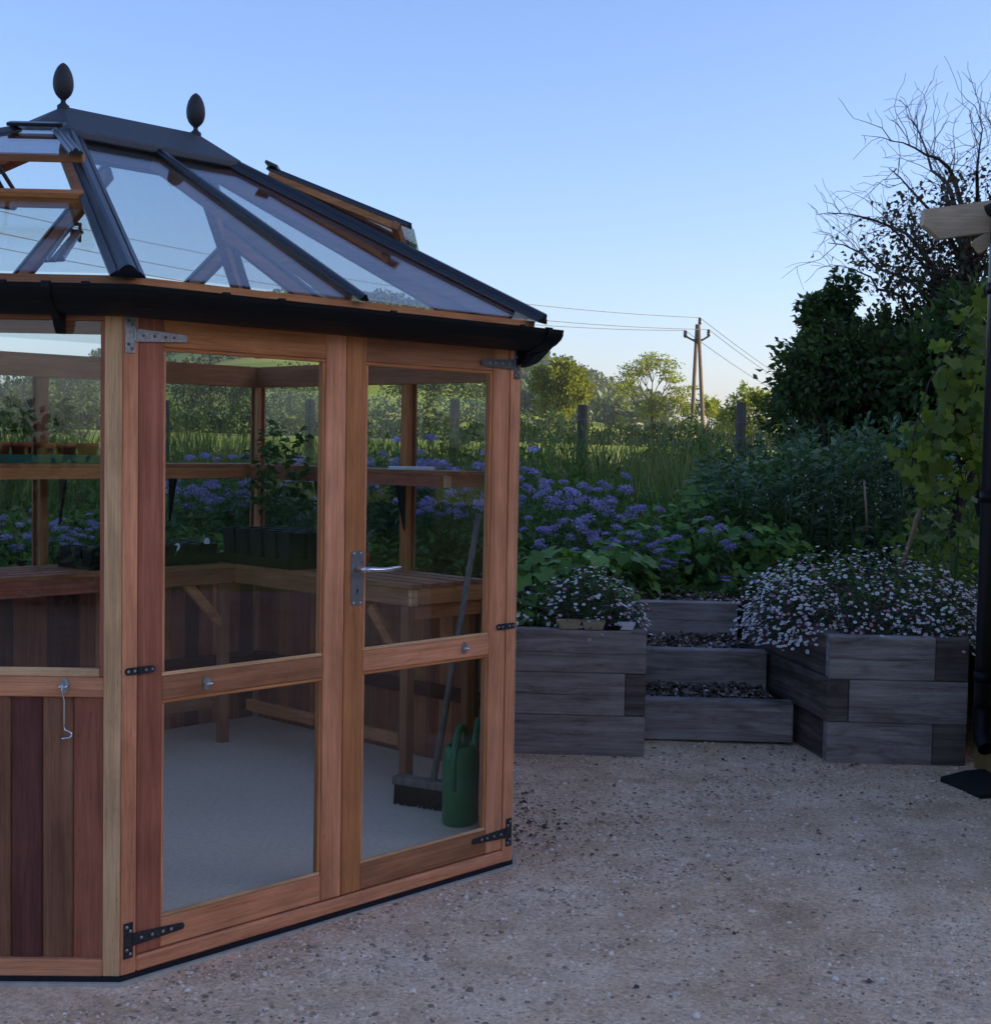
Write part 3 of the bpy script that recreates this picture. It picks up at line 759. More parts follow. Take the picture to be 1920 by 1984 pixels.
for i in range(6):
    j = (i + 1) % 6; k = nbars[i]
    if i in VENT:
        ta, tb = VENT[i]
        slope_pane(i, 0, 1, 0, ta); slope_pane(i, 0, 1, tb)
    else:
        # panes split at bars that run straight up the slope
        A0, B0 = hip(i, 0), hip(j, 0); t1 = 1 - K * .8; A1, B1 = hip(i, t1), hip(j, t1)
        e = (B0 - A0).normalized(); nrm = (B0 - A0).cross(A1 - A0).normalized(); nrm = nrm if nrm.z > 0 else -nrm
        L0 = (B0 - A0).length; xa = (A1 - A0).dot(e); xb = (B1 - A0).dot(e); upv = A1 - A0 - e * xa
        def top_at(x):
            if xa <= x <= xb: return A0 + e * x + upv
            if x < xa: return A0 + e * x + upv * (x / xa)
            return A0 + e * x + upv * ((L0 - x) / (L0 - xb))
        xs = [0] + [L0 * (q + 1) / (k + 1) for q in range(k)] + [L0]
        for q in range(len(xs) - 1):
            x0, x1 = xs[q], xs[q + 1]
            pts = [A0 + e * x0, A0 + e * x1]
            if x1 < L0: pts.append(top_at(x1))
            for xm in sorted((xa, xb), reverse=True):
                if x0 + 1e-4 < xm < x1 - 1e-4: pts.append(A0 + e * xm + upv)
            if x0 > 0: pts.append(top_at(x0))
            MB().prism([tuple(p) for p in pts], tuple(nrm * .004)).build('roof_pane', 'glass', gh)
        for x in xs[1:-1]:
            p0 = A0 + e * x - upv.normalized() * .02; p1 = top_at(x)
            roof_bar('glazing_bar', p0, p1, nrm, BARPROF)
            rafter(A0 + e * x + upv.normalized() * .05, p1 - upv.normalized() * .02, .028, .05, 'cedar_brown_h')
for i in range(6):
    p0 = hip(i, -.015); p1 = hip(i, 1 - K * .9)
    roof_bar('hip_bar', p0, p1, UZ, HIPPROF, lift=.010)
    rafter(hip(i, .06), hip(i, .98), .036, .066, ('cedar_brown_h', 'cedar_red_h')[i % 2])
rafter(e3(E1), e3(E2), .036, .10, 'cedar_brown_h', 'ridge_board')
# ridge cap: lead coloured metal lid hipped like the roof
m = MB(); low = []; mid = []; top = []
for i in range(6):
    E = RIDGE[i]; q = e3(E).lerp(rp(OV[i]), K)
    low.append(Vector((q.x, q.y, q.z + .012))); mid.append(Vector((q.x, q.y, q.z + .040)))
a, b = e3(E1, .062), e3(E2, .062)
nb = len(m.v)
for p in low + mid: m.v.append(tuple(p))
m.v += [tuple(a), tuple(b)]
for i in range(6):
    j = (i + 1) % 6; m.f.append((i, j, 6 + j, 6 + i))
ia, ib = 12, 13; idx = {0: ia, 1: ib, 2: ib, 3: ib, 4: ia, 5: ia}
for i in range(6):
    j = (i + 1) % 6
    m.f.append((6 + i, 6 + j, idx[j], idx[i]) if idx[i] != idx[j] else (6 + i, 6 + j, idx[i]))
m.f.append(tuple(range(6))[::-1])
cap = m.build('ridge_cap', 'cap_grey', gh)
bv = cap.modifiers.new('edge', 'BEVEL'); bv.width = .006; bv.segments = 2; bv.limit_method = 'ANGLE'
FIN = [(.022, -.02), (.021, .002), (.014, .007), (.0095, .012), (.0085, .018), (.0105, .024), (.018, .030), (.0275, .042), (.0338, .058), (.0360, .076), (.0345, .096), (.0295, .116), (.021, .134), (.012, .145), (.0045, .150), (.0008, .1515)]
fm = MB().lathe((0, 0, 0), FIN, 20).mesh('finial', 'finial_iron', True)
for E in (E1, E2):
    f = obj('finial', fm, gh); f.location = (E.x, E.y, ZR + .060)

# --- opening roof vents on the two corner slopes
def vent(i, ang, opener):
    j = (i + 1) % 6; ta, tb = VENT[i]
    v = bpy.data.objects.new('roof_vent', None); COL.objects.link(v); v.parent = gh
    A0, B0, A1, B1 = hip(i, ta), hip(j, ta), hip(i, tb), hip(j, tb)
    e = (B0 - A0).normalized(); nrm = (B0 - A0).cross(A1 - A0).normalized(); nrm = nrm if nrm.z > 0 else -nrm
    ins = .055; A0 += e * ins; B0 -= e * ins; A1 += e * ins; B1 -= e * ins
    # fixed curb in the roof
    up = ((A1 + B1) - (A0 + B0)).normalized()
    MB().box(A0 - e * .02 - nrm * .03, e * ((B0 - A0).length + .04), up * .034, nrm * .05, .002).build('curb', 'cedar_orange_h', v)
    for (p, q, s) in ((A0, A1, -1), (B0, B1, 1)):
        d = (q - p).normalized(); ex = e * s
        MB().box(p - nrm * .03 + d * .036, d * ((q - p).length - .04), ex * .025, nrm * .05, .002).build('curb', 'cedar_brown_h', v)
    # leaf turned up about its top edge
    Rm = Matrix.Rotation(ang, 3, e)
    def T(p):
        q = p + nrm * .028 - (A1 + nrm * .028); return Rm @ q + A1 + nrm * .028
    n2 = Rm @ nrm
    if (T(A0) - A0).dot(nrm) < 0:
        Rm = Matrix.Rotation(-ang, 3, e); n2 = Rm @ nrm
    a0, b0, a1, b1 = T(A0), T(B0), T(A1), T(B1); u2 = ((a1 + b1) - (a0 + b0)).normalized()
    MB().box(a0 - e * .03, e * ((b0 - a0).length + .06), u2 * .03, n2 * .028, .002).build('frame', 'cedar_brown_h', v)
    MB().box(a1 - u2 * .04, e * (b1 - a1).length, u2 * .04, n2 * .028, .002).build('frame', 'cedar_orange_h', v)
    for (p, q, s) in ((a0, a1, -1), (b0, b1, 1)):
        d = (q - p).normalized()
        MB().box(p + d * .03, d * ((q - p).length - .03), e * (s * .026), n2 * .028, .002).build('frame', 'cedar_orange_h', v)
        ey = (n2 - d * n2.dot(d)).normalized(); ex = d.cross(ey)
        pr = [(-.020, .028), (-.020, .034), (-.013, .041), (-.009, .038), (-.004, .047), (.004, .047), (.009, .038), (.013, .041), (.020, .034), (.020, .028)]
        o = p + e * (s * .008) - d * .035; o2 = q + e * (s * .008) + d * .01
        MB().sweep([(o, ex, ey), (o2, ex, ey)], pr).build('edge_bar', 'black_metal', v)
    MB().prism([tuple(a0 - u2 * .05 + n2 * .029 - e * .015), tuple(b0 - u2 * .05 + n2 * .029 + e * .015), tuple(b1 + n2 * .029), tuple(a1 + n2 * .029)], tuple(n2 * .004)).build('pane', 'glass', v)
    MB().box(a1 - e * .03 - u2 * .02 + n2 * .047, e * ((b1 - a1).length + .06), u2 * .05, n2 * .012, .002).build('hinge_cap', 'black_metal', v)
    if opener:
        # scissor arm of the automatic opener
        c0 = (A0 + B0) / 2 - nrm * .02 + up * .02; c1 = (a0 + b0) / 2 + u2 * .03
        mid_ = c0.lerp(c1, .5) + up * .16 - nrm * .10
        for s in (-.022, .022):
            m = MB(); m.tube([c0 + e * s, mid_ + e * s], .007, 6); m.tube([mid_ + e * s * .8, c1 + e * s * .6], .007, 6); m.build('opener_arm', 'dull_steel', v)
        MB().tube([c0.lerp(mid_, .2) - nrm * .01, c0.lerp(mid_, .95) - nrm * .03], .013, 10).build('opener_piston', 'galvanised', v)
    return v
vent(5, math.radians(9), True)
vent(1, math.radians(4), False)

def opener_arm():
    g = bpy.data.objects.new('vent_opener', None); COL.objects.link(g); g.parent = gh
    Ri = Matrix.Rotation(-TH, 3, 'Z')
    def Q(px, py, Y):
        dx, dy = px - 960, py - 992; a = _cr * dx + _sr * dy; b = -_sr * dx + _cr * dy
        d = _F * FPX + _R * a - _U * b; k = Y / d.y; return Ri @ (Vector((d.x * k, Y, EYE + d.z * k)) - GO)
    for (a, b, w_) in (((90, 504, 4.12), (139, 434, 4.22), .006), ((103, 504, 4.14), (150, 448, 4.24), .009), ((120, 502, 4.16), (156, 446, 4.26), .008)):
        MB().tube([Q(*a), Q(*b)], w_, 8).build('arm', 'galvanised', g)
    for (a, b) in (((137, 434, 4.22), (156, 434, 4.26)), ((139, 446, 4.22), (160, 450, 4.26)), ((136, 434, 4.22), (142, 470, 4.22)), ((155, 433, 4.26), (154, 468, 4.25)), ((84, 505, 4.12), (124, 503, 4.16))):
        MB().tube([Q(*a), Q(*b)], .0055, 7).build('link', 'dull_steel', g)
opener_arm()

# ------------------------------------------------------------------ inside the greenhouse
def gpiece(parent, name, mat, u0, u1, n0, n1, z0, z1, b=.0015):
    """box in greenhouse axes, parent is an Empty at G origin with rotation TH"""
    return MB().box((u0, n0, z0), (u1 - u0, 0, 0), (0, n1 - n0, 0), (0, 0, z1 - z0), b).build(name, mat, parent)

BT = 0.905
def bench_right():
    t = thing('staging_bench', 'slatted cedar staging bench with open end, seen through right door', 'bench', GO, TH)
    u0, u1, n0, n1 = W + C_ - .50, W + C_ - .065, .775, 1.975
    k = 5; sw = .056; gp = ((u1 - u0) - k * sw) / (k - 1)
    for q in range(k): gpiece(t, 'slat', ('cedar_brown_h', 'cedar_red_h')[q % 2], u0 + q * (sw + gp), u0 + q * (sw + gp) + sw, n0, n1, BT - .02, BT)
    gpiece(t, 'apron', 'cedar_brown_h', u0 + .002, u0 + .036, n0 + .024, n1, BT - .088, BT - .0205)
    gpiece(t, 'apron', 'cedar_orange_h', u0 + .037, u1, n0 + .002, n0 + .024, BT - .085, BT - .0205)
    gpiece(t, 'end_block', 'cedar_cream_h', u0 + .002, u0 + .036, n0 + .002, n0 + .0235, BT - .088, BT - .0205)
    gpiece(t, 'end_rail', 'cedar_orange_h', u0 + .045, u1, n0 + .03, n0 + .055, BT - .15, BT - .0875)
    gpiece(t, 'apron', 'cedar_brown_h', u1 - .03, u1 - .001, n0 + .03, n1, BT - .085, BT - .0205)
    for (uu, nn) in ((u0 + .004, n0 + .026), (u1 - .045, n0 + .06)):
        gpiece(t, 'leg', 'cedar_brown_v', uu, uu + .042, nn, nn + .042, FLOOR_Z, BT - .09)
    gpiece(t, 'low_rail', 'cedar_orange_h', u0 + .01, u0 + .035, n0 + .08, n1 - .08, FLOOR_Z + .16, FLOOR_Z + .21)
    m = MB(); c = Vector((u0 + .012, n0 + .07, BT - .30)); d = Vector((0, .19, .20)); m.box(c, d, (.024, 0, 0), (0, .03, -.03), .001); m.build('brace', 'cedar_orange_h', t)
def bench_back():
    t = thing('staging_bench', 'long slatted cedar staging bench along the back wall carrying seed trays', 'bench', GO, TH)
    u0, u1, n0, n1 = -.62, W + C_ - .065, D_ - .49, D_ - .065
    k = 5; sw = .056; gp = ((n1 - n0) - k * sw) / (k - 1)
    for q in range(k): gpiece(t, 'slat', ('cedar_brown_h', 'cedar_red_h')[q % 2], u0, u1, n0 + q * (sw + gp), n0 + q * (sw + gp) + sw, BT - .02, BT)
    gpiece(t, 'apron', 'cedar_red_h', u0, u1 - .44, n0 + .002, n0 + .036, BT - .088, BT - .0205)
    for uu in (-.5, .55, u1 - .50):
        gpiece(t, 'leg', 'cedar_brown_v', uu, uu + .045, n0 + .004, n0 + .046, FLOOR_Z, BT - .09)
        m = MB(); m.box(Vector((uu - .2, n0 + .012, BT - .09)), (.19, 0, -.2), (0, .024, 0), (.03, 0, .03), .001); m.build('brace', 'cedar_orange_h', t)
    gpiece(t, 'low_rail', 'cedar_brown_h', u0, u1 - .5, n0 + .05, n0 + .072, FLOOR_Z + .16, FLOOR_Z + .21)
bench_right(); bench_back()

def shelf(label, u0, u1, n0, n1, along, z=1.362):
    t = thing('shelf', label, 'shelf', GO, TH)
    if along == 'n':
        for q in range(3):
            a = u0 + q * (u1 - u0 - .062) / 2; gpiece(t, 'slat', ('cedar_brown_h', 'cedar_orange_h')[q % 2], a, a + .062, n0, n1, z - .018, z)
        gpiece(t, 'apron', 'cedar_red_h', u0 + .001, u0 + .03, n0 + .022, n1, z - .068, z - .0185)
        gpiece(t, 'end_block', 'cedar_cream_h', u0 + .001, u0 + .03, n0 + .001, n0 + .0215, z - .068, z - .0185)
        gpiece(t, 'apron', 'cedar_brown_h', u0 + .031, u1, n0 + .001, n0 + .022, z - .066, z - .0185)
        br = [(nn, 'n') for nn in (n0 + .15, (n0 + n1) / 2)]
        for nn, _ in ((C_ + .575, 0), (C_ + 1.15, 0)):
            m = MB(); m.prism([(u1 - .005, nn - .006, z - .07), (u1 - .06, nn - .006, z - .07), (u1 - .005, nn - .006, z - .28)], (0, .012, 0)); m.build('bracket', 'black_metal', t)
    else:
        for q in range(3):
            a = n0 + q * (n1 - n0 - .062) / 2; gpiece(t, 'slat', ('cedar_brown_h', 'cedar_orange_h')[q % 2], u0, u1, a, a + .062, z - .018, z)
        gpiece(t, 'apron', 'cedar_orange_h', u0, u1, n0 + .001, n0 + .03, z - .068, z - .0185)
        for k in range(1, 5):
            uu = W + C_ - .573 * k
            m = MB(); m.prism([(uu - .006, n1 - .005, z - .07), (uu - .006, n1 - .06, z - .07), (uu - .006, n1 - .005, z - .28)], (.012, 0, 0)); m.build('bracket', 'black_metal', t)
shelf('high cedar shelf on the right wall with a white sheet on it', W + C_ - .275, W + C_ - .06, .815, 2.18, 'n')
shelf('high cedar shelf along the back wall under the green tray', -.62, W + C_ - .06, D_ - .275, D_ - .06, 'u')

def seedling(n, r, h0, h1, lsize, seed):
    """arrays for a clump of leafy young stems"""
    parts = []; st = MB()
    for k in range(n):
        a = rng.uniform(0, 2 * PI); q = r * math.sqrt(rng.random()); x, y = q * math.cos(a), q * math.sin(a); h = rng.uniform(h0, h1)
        dx, dy = rng.normal(0, .03, 2)
        st.tube([(x, y, 0), (x + dx * .5, y + dy * .5, h * .5), (x + dx, y + dy, h)], [.0025, .002, .001], 4, False)
        m = int(9 + h * 30); tt = rng.uniform(.25, 1, m); P = np.stack([x + dx * tt, y + dy * tt, h * tt], -1)
        D = unit(rng.normal(size=(m, 3)) * [1, 1, .35]); parts.append(leaf_arrays(P, D, rng.uniform(.6, 1.2, m) * lsize, .55))
    return st, parts

def pot_crate(label, u, n, lu, ln, hp, cols, rows, plants, tall, lsize=.05):
    t = thing('seed_tray', label, 'seed tray', G(u, n, BT + .001), TH)
    MB().prism([(-lu / 2, -ln / 2, 0), (lu / 2, -ln / 2, 0), (lu / 2, ln / 2, 0), (-lu / 2, ln / 2, 0)], (0, 0, .004)).build('base', 'black_plastic', t)
    for (a, b) in (((-lu / 2, -ln / 2), (lu / 2, -ln / 2)), ((lu / 2, -ln / 2), (lu / 2, ln / 2)), ((lu / 2, ln / 2), (-lu / 2, ln / 2)), ((-lu / 2, ln / 2), (-lu / 2, -ln / 2))):
        a, b = Vector((*a, .0)), Vector((*b, .0)); d = (b - a).normalized(); o = Vector((d.y, -d.x, 0)) * .012
        MB().prism([tuple(a), tuple(b), tuple(b + o + UZ * .045), tuple(a + o + UZ * .045)], tuple(-o.normalized() * .003)).build('side', 'black_plastic', t)
    cw, rw = lu / cols, ln / rows
    w2 = min(cw, rw) * .46
    pm = MB(); 
    def sq(hw, z): return [(-hw, -hw, z), (hw, -hw, z), (hw, hw, z), (-hw, hw, z)]
    pm.v = sq(w2 * .72, .0) + sq(w2, hp) + sq(w2 * .9, hp) + sq(w2 * .85, hp - .018)
    for k in range(4):
        l = (k + 1) % 4
        for b in (0, 4, 8): pm.f.append((b + k, b + l, b + 4 + l, b + 4 + k))
    pm.f += [(3, 2, 1, 0), (12, 13, 14, 15)]
    pmesh = pm.mesh('pot', 'black_plastic'); 
    for i in range(cols):
        for j in range(rows):
            o = obj('pot', pmesh, t); o.location = (-lu / 2 + (i + .5) * cw, -ln / 2 + (j + .5) * rw, .005)
    st, parts = seedling(plants, 1.0, tall * .6, tall, lsize, 0)
    # scale positions over the tray
    for q in range(len(st.v)): x, y, z = st.v[q]; st.v[q] = (x * lu * .42, y * ln * .42, z + hp - .01)
    V, F, T = join_arrays(parts)
    st.build('stem', 'stem_green', t)
    V2 = V.copy()
    # keep leaf shape while spreading plants: shift each leaf by its base
    B = V[0::5]; off = np.stack([B[:, 0] * (lu * .42 - 1), B[:, 1] * (ln * .42 - 1), np.full(len(B), hp - .01)], -1)
    V2 += np.repeat(off, 5, axis=0)
    tag(obj('foliage', npmesh('foliage', V2, F, 'leaf_seedling', T), t), kind='stuff')
    return t

bu = W + C_ - .30
pot_crate('tall black pots of leafy seedlings in the greenhouse corner', bu - .05, 1.83, .30, .52, .155, 3, 5, 15, .52, .052)
t = pot_crate('black tray of small pots with white labels behind the left door', 1.43, D_ - .28, .66, .28, .085, 7, 3, 9, .14, .05)
def label_stick(u, n, z, tilt, label):
    m = MB(); pts = []
    for k in range(16):
        a = 2 * PI * k / 16; pts.append((.013 * math.cos(a), 0, .055 + .019 * math.sin(a)))
    m.prism(pts, (0, .0015, 0)); m.box((-.004, 0, -.02), (.008, 0, 0), (0, .0015, 0), (0, 0, .06), .0004)
    o = m.build('plant_label', 'white_plastic'); o.location = G(u, n, z); o.rotation_euler = (0, tilt, TH - .7)
    tag(o, label, 'plant label')
label_stick(1.524, D_ - .405, BT + .030, .25, 'white spoon shaped plant label leaning at the left end of the tray')
label_stick(1.70, D_ - .405, BT + .045, .02, 'white spoon shaped plant label standing upright near the tray middle')
# grey leaved plant in a pot on the right bench
t = thing('potted_plant', 'small silvery leaved plant in a pot beside the door handle', 'potted plant', G(2.02, 1.36, BT + .001), TH)
MB().lathe((0, 0, 0), [(.035, 0), (.048, .07), (.05, .085), (.044, .085), (.042, .072)], 14).build('pot', 'terracotta', t, True)
P = np.stack([rng.normal(0, .02, 60), rng.normal(0, .02, 60), rng.uniform(.07, .17, 60)], -1); D = unit(np.stack([rng.normal(0, 1, 60), rng.normal(0, 1, 60), rng.uniform(.3, 1.2, 60)], -1))
tag(obj('foliage', npmesh('foliage', *leaf_arrays(P, D, .05, .28)[:2], 'leaf_grey', np.repeat(rng.random(60), 5)), t), kind='stuff')

# green tray with terracotta pots on the back shelf
t = thing('tray', 'shallow dark green plastic tray on the high back shelf', 'tray', G(.87, D_ - .17, 1.3635), TH)
for o, ax, ay in (((-.45, -.10, 0), (.9, 0, 0), (0, .004, 0)), ((-.45, .096, 0), (.9, 0, 0), (0, .004, 0)), ((-.45, -.0955, 0), (.004, 0, 0), (0, .191, 0)), ((.446, -.0955, 0), (.004, 0, 0), (0, .191, 0))):
    MB().box(o, ax, ay, (0, 0, .036), .001).build('side', 'green_tray', t)
MB().box((-.4455, -.0955, 0), (.891, 0, 0), (0, .191, 0), (0, 0, .003), .0005).build('base', 'green_tray', t)
POT = [(.033, 0), (.044, .062), (.047, .062), (.049, .084), (.043, .084), (.041, .07)]
names = ['terracotta pot at the right end of the green tray', 'terracotta pot second from the right end of the green tray', 'terracotta pot third from the right end of the green tray', 'terracotta pot fourth from the right end of the green tray', 'terracotta pot fifth from the right end of the green tray']
for k, nm in enumerate(names):
    t = thing('flower_pot', nm, 'flower pot', G(1.225 - k * .104, D_ - .17 + .004 * (k % 2), 1.367), TH, 'terracotta pots in the green tray')
    MB().lathe((0, 0, 0), POT, 18).build('pot', 'terracotta', t, True)
    MB().lathe((0, 0, 0), [(.041, .066), (.02, .072)], 18).build('compost', 'soil', t)
    if k in (1, 3, 4):
        st, parts = seedling(2, .012, .12, .22, .06, 0)
        for q in range(len(st.v)): st.v[q] = (st.v[q][0], st.v[q][1], st.v[q][2] + .07)
        st.build('stem', 'stem_green', t); V, F, T = join_arrays(parts); V[:, 2] += .07
        tag(obj('foliage', npmesh('foliage', V, F, 'leaf_seedling', T), t), kind='stuff')

# white sheet on the right shelf
o = MB().prism([(-.10, -.07, 0), (.10, -.07, 0), (.10, .07, .0), (-.10, .07, .0)], (0, 0, .012)).build('notebook', 'paper'); o.location = G(W + C_ - .19, 1.12, 1.3625); o.rotation_euler = (0, 0, .05)
tag(o, 'thin white notebook lying on the high right shelf', 'notebook')

# broom leaning by the right door
t = thing('broom', 'old yard broom with grey handle leaning in the greenhouse corner', 'broom')
A0, A1 = G(1.62, .66, FLOOR_Z), G(1.70, .375, FLOOR_Z); d = (A1 - A0).normalized(); pr = Vector((-d.y, d.x, 0)); L = .30
c = (A0 + A1) / 2
MB().box(c - d * L / 2 - pr * .03 + UZ * .075, d * L, pr * .06, UZ * .032, .004).build('head', 'broom_v', t)
m = MB()
for k in range(260):
    x = rnd.uniform(-.48, .48) * L; y = rnd.uniform(-.026, .026); p = c + d * x + pr * y
    m.tube([p + UZ * .074, p + pr * y * .4 + d * rnd.uniform(-.006, .006)], [.0034, .0026], 3, False)
m.build('bristles', 'bristle', t)['kind'] = 'stuff'
MB().tube([c + UZ * .10 + d * .02, G(2.2, .80, 1.18)], [.0135, .0125], 10).build('handle', 'broom_v', t, True)

# watering can
t = thing('watering_can', 'green plastic watering can standing inside the right door', 'watering can', G(1.60, .285, FLOOR_Z), TH + .5); t.scale = (.86, .86, .86)
def oval(m, prof, sx=1.0, sy=.72, n=24):
    b = len(m.v)
    for r, h in prof:
        for k in range(n): a = 2 * PI * k / n; m.v.append((r * sx * math.cos(a), r * sy * math.sin(a), h))
    for i in range(len(prof) - 1):
        for k in range(n): a = b + i * n + k; c2 = b + i * n + (k + 1) % n; m.f.append((a, c2, c2 + n, a + n))
    m.f.append(tuple(b + k for k in range(n))[::-1])
    return m
oval(MB(), [(.098, 0), (.104, .01), (.106, .14), (.108, .25), (.106, .285), (.098, .315), (.080, .335), (.074, .338), (.070, .333), (.085, .30), (.095, .25), (.095, .05), (.0, .04)]).build('body', 'watering_can', t, True)
MB().tube([(.075, 0, .325), (.072, 0, .37), (.045, 0, .405), (.0, 0, .415), (-.05, 0, .40), (-.09, 0, .35), (-.12, 0, .26), (-.105, 0, .16)], [.013, .014, .014, .014, .014, .014, .013, .012], 10).build('handle', 'watering_can', t, True)
MB().tube([(.09, 0, .06), (.17, 0, .20), (.25, 0, .36), (.27, 0, .40)], [.026, .019, .014, .013], 12).build('spout', 'watering_can', t, True)

# ------------------------------------------------------------------ raised beds and steps of timber sleepers
SL_A = -0.045
sx_, sy_ = Vector((math.cos(SL_A), math.sin(SL_A), 0)), Vector((-math.sin(SL_A), math.cos(SL_A), 0))
S0 = Vector((SX0, 6.681, -0.03))
def SP(x, y, z): return S0 + sx_ * x + sy_ * y + UZ * z      # x to the right from the left bed's corner, y away
SLH = 0.2065
def sleeper(parent, x0, x1, y0, y1, z0, mat='sleeper_h', h=SLH, crack=None, name='sleeper', lean=0.0):
    j = lambda a=.003: rnd.uniform(-a, a)
    m = MB(); o = SP(x0, y0 + j(.002), z0 + .001)
    if crack is None:
        m.box(o, sx_ * (x1 - x0), (sy_ + sx_ * lean) * (y1 - y0), UZ * (h - .002), .005)
    else:      # a long drying crack along the face
        c = h * crack; L = x1 - x0; d = y1 - y0; N = 9
        prof0 = [(0, .004), (.004, 0), (d, 0), (d, h - .002), (.004, h - .002), (0, h - .006)]
        zz = [c + .004 * math.sin(i * .9 + x0) + rnd.uniform(-.0012, .0012) for i in range(N)]
        ga = [.0006 + .0012 * math.sin(PI * i / (N - 1)) for i in range(N)]
        rows = []
        for i in range(N):
            x = L * i / (N - 1)
            ring = [(0, .004), (.004, 0), (d, 0), (d, h - .002), (.004, h - .002), (0, h - .006), (0, zz[i] + ga[i]), (.012, zz[i]), (0, zz[i] - ga[i])]
            rows.append([tuple(o + sx_ * x + sy_ * y + UZ * z) for y, z in ring])
        n = 9; b = len(m.v)
        for r_ in rows: m.v += r_
        for i in range(N - 1):
            for k in range(n): a = b + i * n + k; c2 = b + i * n + (k + 1) % n; m.f.append((a, c2, c2 + n, a + n))
        m.f.append(tuple(b + k for k in range(n))[::-1]); m.f.append(tuple(b + (N - 1) * n + k for k in range(n)))
    return m.build(name, mat, parent)
T_ = 0.1
SW = SX1 - SX0
lb = thing('raised_bed', 'grey timber sleeper raised bed between greenhouse and steps', 'raised bed')
sleeper(lb, -1.3, 0, 0, T_, 0 * SLH)
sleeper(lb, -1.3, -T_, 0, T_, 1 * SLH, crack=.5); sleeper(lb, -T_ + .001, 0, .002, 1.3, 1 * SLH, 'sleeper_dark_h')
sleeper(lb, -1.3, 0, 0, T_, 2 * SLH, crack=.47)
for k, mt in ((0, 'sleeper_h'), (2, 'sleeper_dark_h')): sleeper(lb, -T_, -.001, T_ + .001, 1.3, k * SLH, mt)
rb = thing('raised_bed', 'grey timber sleeper raised bed right of the steps, under the larger daisy mound', 'raised bed')
x = SW
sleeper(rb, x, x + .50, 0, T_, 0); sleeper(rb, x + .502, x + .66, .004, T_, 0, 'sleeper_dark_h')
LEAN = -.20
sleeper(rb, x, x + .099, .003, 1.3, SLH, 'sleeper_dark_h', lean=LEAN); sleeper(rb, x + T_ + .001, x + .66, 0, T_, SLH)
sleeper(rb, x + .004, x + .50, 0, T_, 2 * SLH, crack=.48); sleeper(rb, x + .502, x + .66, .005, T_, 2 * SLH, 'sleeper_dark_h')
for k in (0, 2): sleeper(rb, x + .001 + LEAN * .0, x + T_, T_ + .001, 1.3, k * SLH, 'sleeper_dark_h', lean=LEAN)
MB().prism([tuple(SP(x + .09, .11, .5)), tuple(SP(x + .6, .11, .5)), tuple(SP(x + .6, 1.3, .5)), tuple(SP(x - .15, 1.3, .5))], (0, 0, .05)).build('bed_soil', 'soil', rb)
stp = thing('steps', 'three timber sleeper steps rising between the two raised beds', 'steps')
for k, (y0, zt) in enumerate(((.375, .19), (.775, .39), (1.27, .59))):
    RW = SW + LEAN * (y0 - .0) - .022
    sleeper(stp, .003, RW, y0, y0 + T_, zt - .2 + .03 - (.0 if k else .0), 'sleeper_h', crack=(.5 if k == 2 else None), name='riser')
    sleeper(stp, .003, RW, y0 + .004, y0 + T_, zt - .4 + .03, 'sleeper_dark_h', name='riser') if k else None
# bark and leaf litter on the treads
def chips(name, x0, x1, y0, y1, z, n, label):
    V, F, T = leaf_arrays(np.stack([rng.uniform(x0, x1, n), rng.uniform(y0, y1, n), z + rng.random(n) * .016], -1), rng.normal(size=(n, 3)) * [1, 1, .25], rng.uniform(.014, .045, n), .5)
    V[:, 2] += .04 * np.clip((V[:, 1] - y0) / (y1 - y0), 0, 1) * (1 if 'step' in label else 0)
    V = np.array([tuple(SP(a, b, c)) for a, b, c in V]); o = obj(name, npmesh(name, V, F, 'leaf_chip', T)); tag(o, label, 'bark chips', kind='stuff')
leafmat('leaf_chip', [(0, (.07, .048, .036)), (.55, (.17, .115, .085)), (.85, (.32, .24, .19)), (1, (.62, .55, .48))], trans=0, objvar=0)
for k, (y0, y1, z) in enumerate(((.475, .775, .185 + .02), (.875, 1.27, .385 + .02))):
    o = MB().prism([tuple(SP(.003, y0 + .001, z - .06)), tuple(SP(.003, y1 - .001, z - .06)), tuple(SP(.003, y1 - .001, z + .03)), tuple(SP(.003, y0 + .001, z - .006))], tuple(sx_ * (SW + LEAN * y1 - .03))).build('tread_fill', 'soil', stp)
    chips('bark_chips', .01, SW + LEAN * y1 - .03, y0 + .01, y1 - .01, z - .004, 700, ('dark bark chips on the lowest step', 'dark bark chips on the middle step')[k])
chips('bark_chips', .01, SW - .25, 1.38, 1.75, .575 + .02, 500, 'pale bark chips on the top step')

# dead leaves and twigs blown against the step and the greenhouse corner
def litter():
    n = 420; q = rng.random(n); k = n // 2
    x = np.concatenate([rng.normal(.17, .09, k), rng.uniform(.3, 2.1, n - k)]); y = np.concatenate([rng.normal(5.55, .33, k), 6.95 - rng.random(n - k) ** 2 * 3.2])
    x[:k] -= (y[:k] - 5.3) * .05; ok = (x > .10); x, y = x[ok], y[ok]; n = len(x)
    V, F, T = leaf_arrays(np.stack([x, y, np.full(n, -.014)], -1), rng.normal(size=(n, 3)) * [1, 1, .2], rng.uniform(.008, .032, n), rng.choice([.15, .5]), tint=rng.random(n) * .55)
    o = obj('leaf_litter', npmesh('leaf_litter', V, F, 'leaf_chip', T)); tag(o, 'dead leaves and bits of twig on the gravel', 'leaf litter', kind='stuff')
litter()

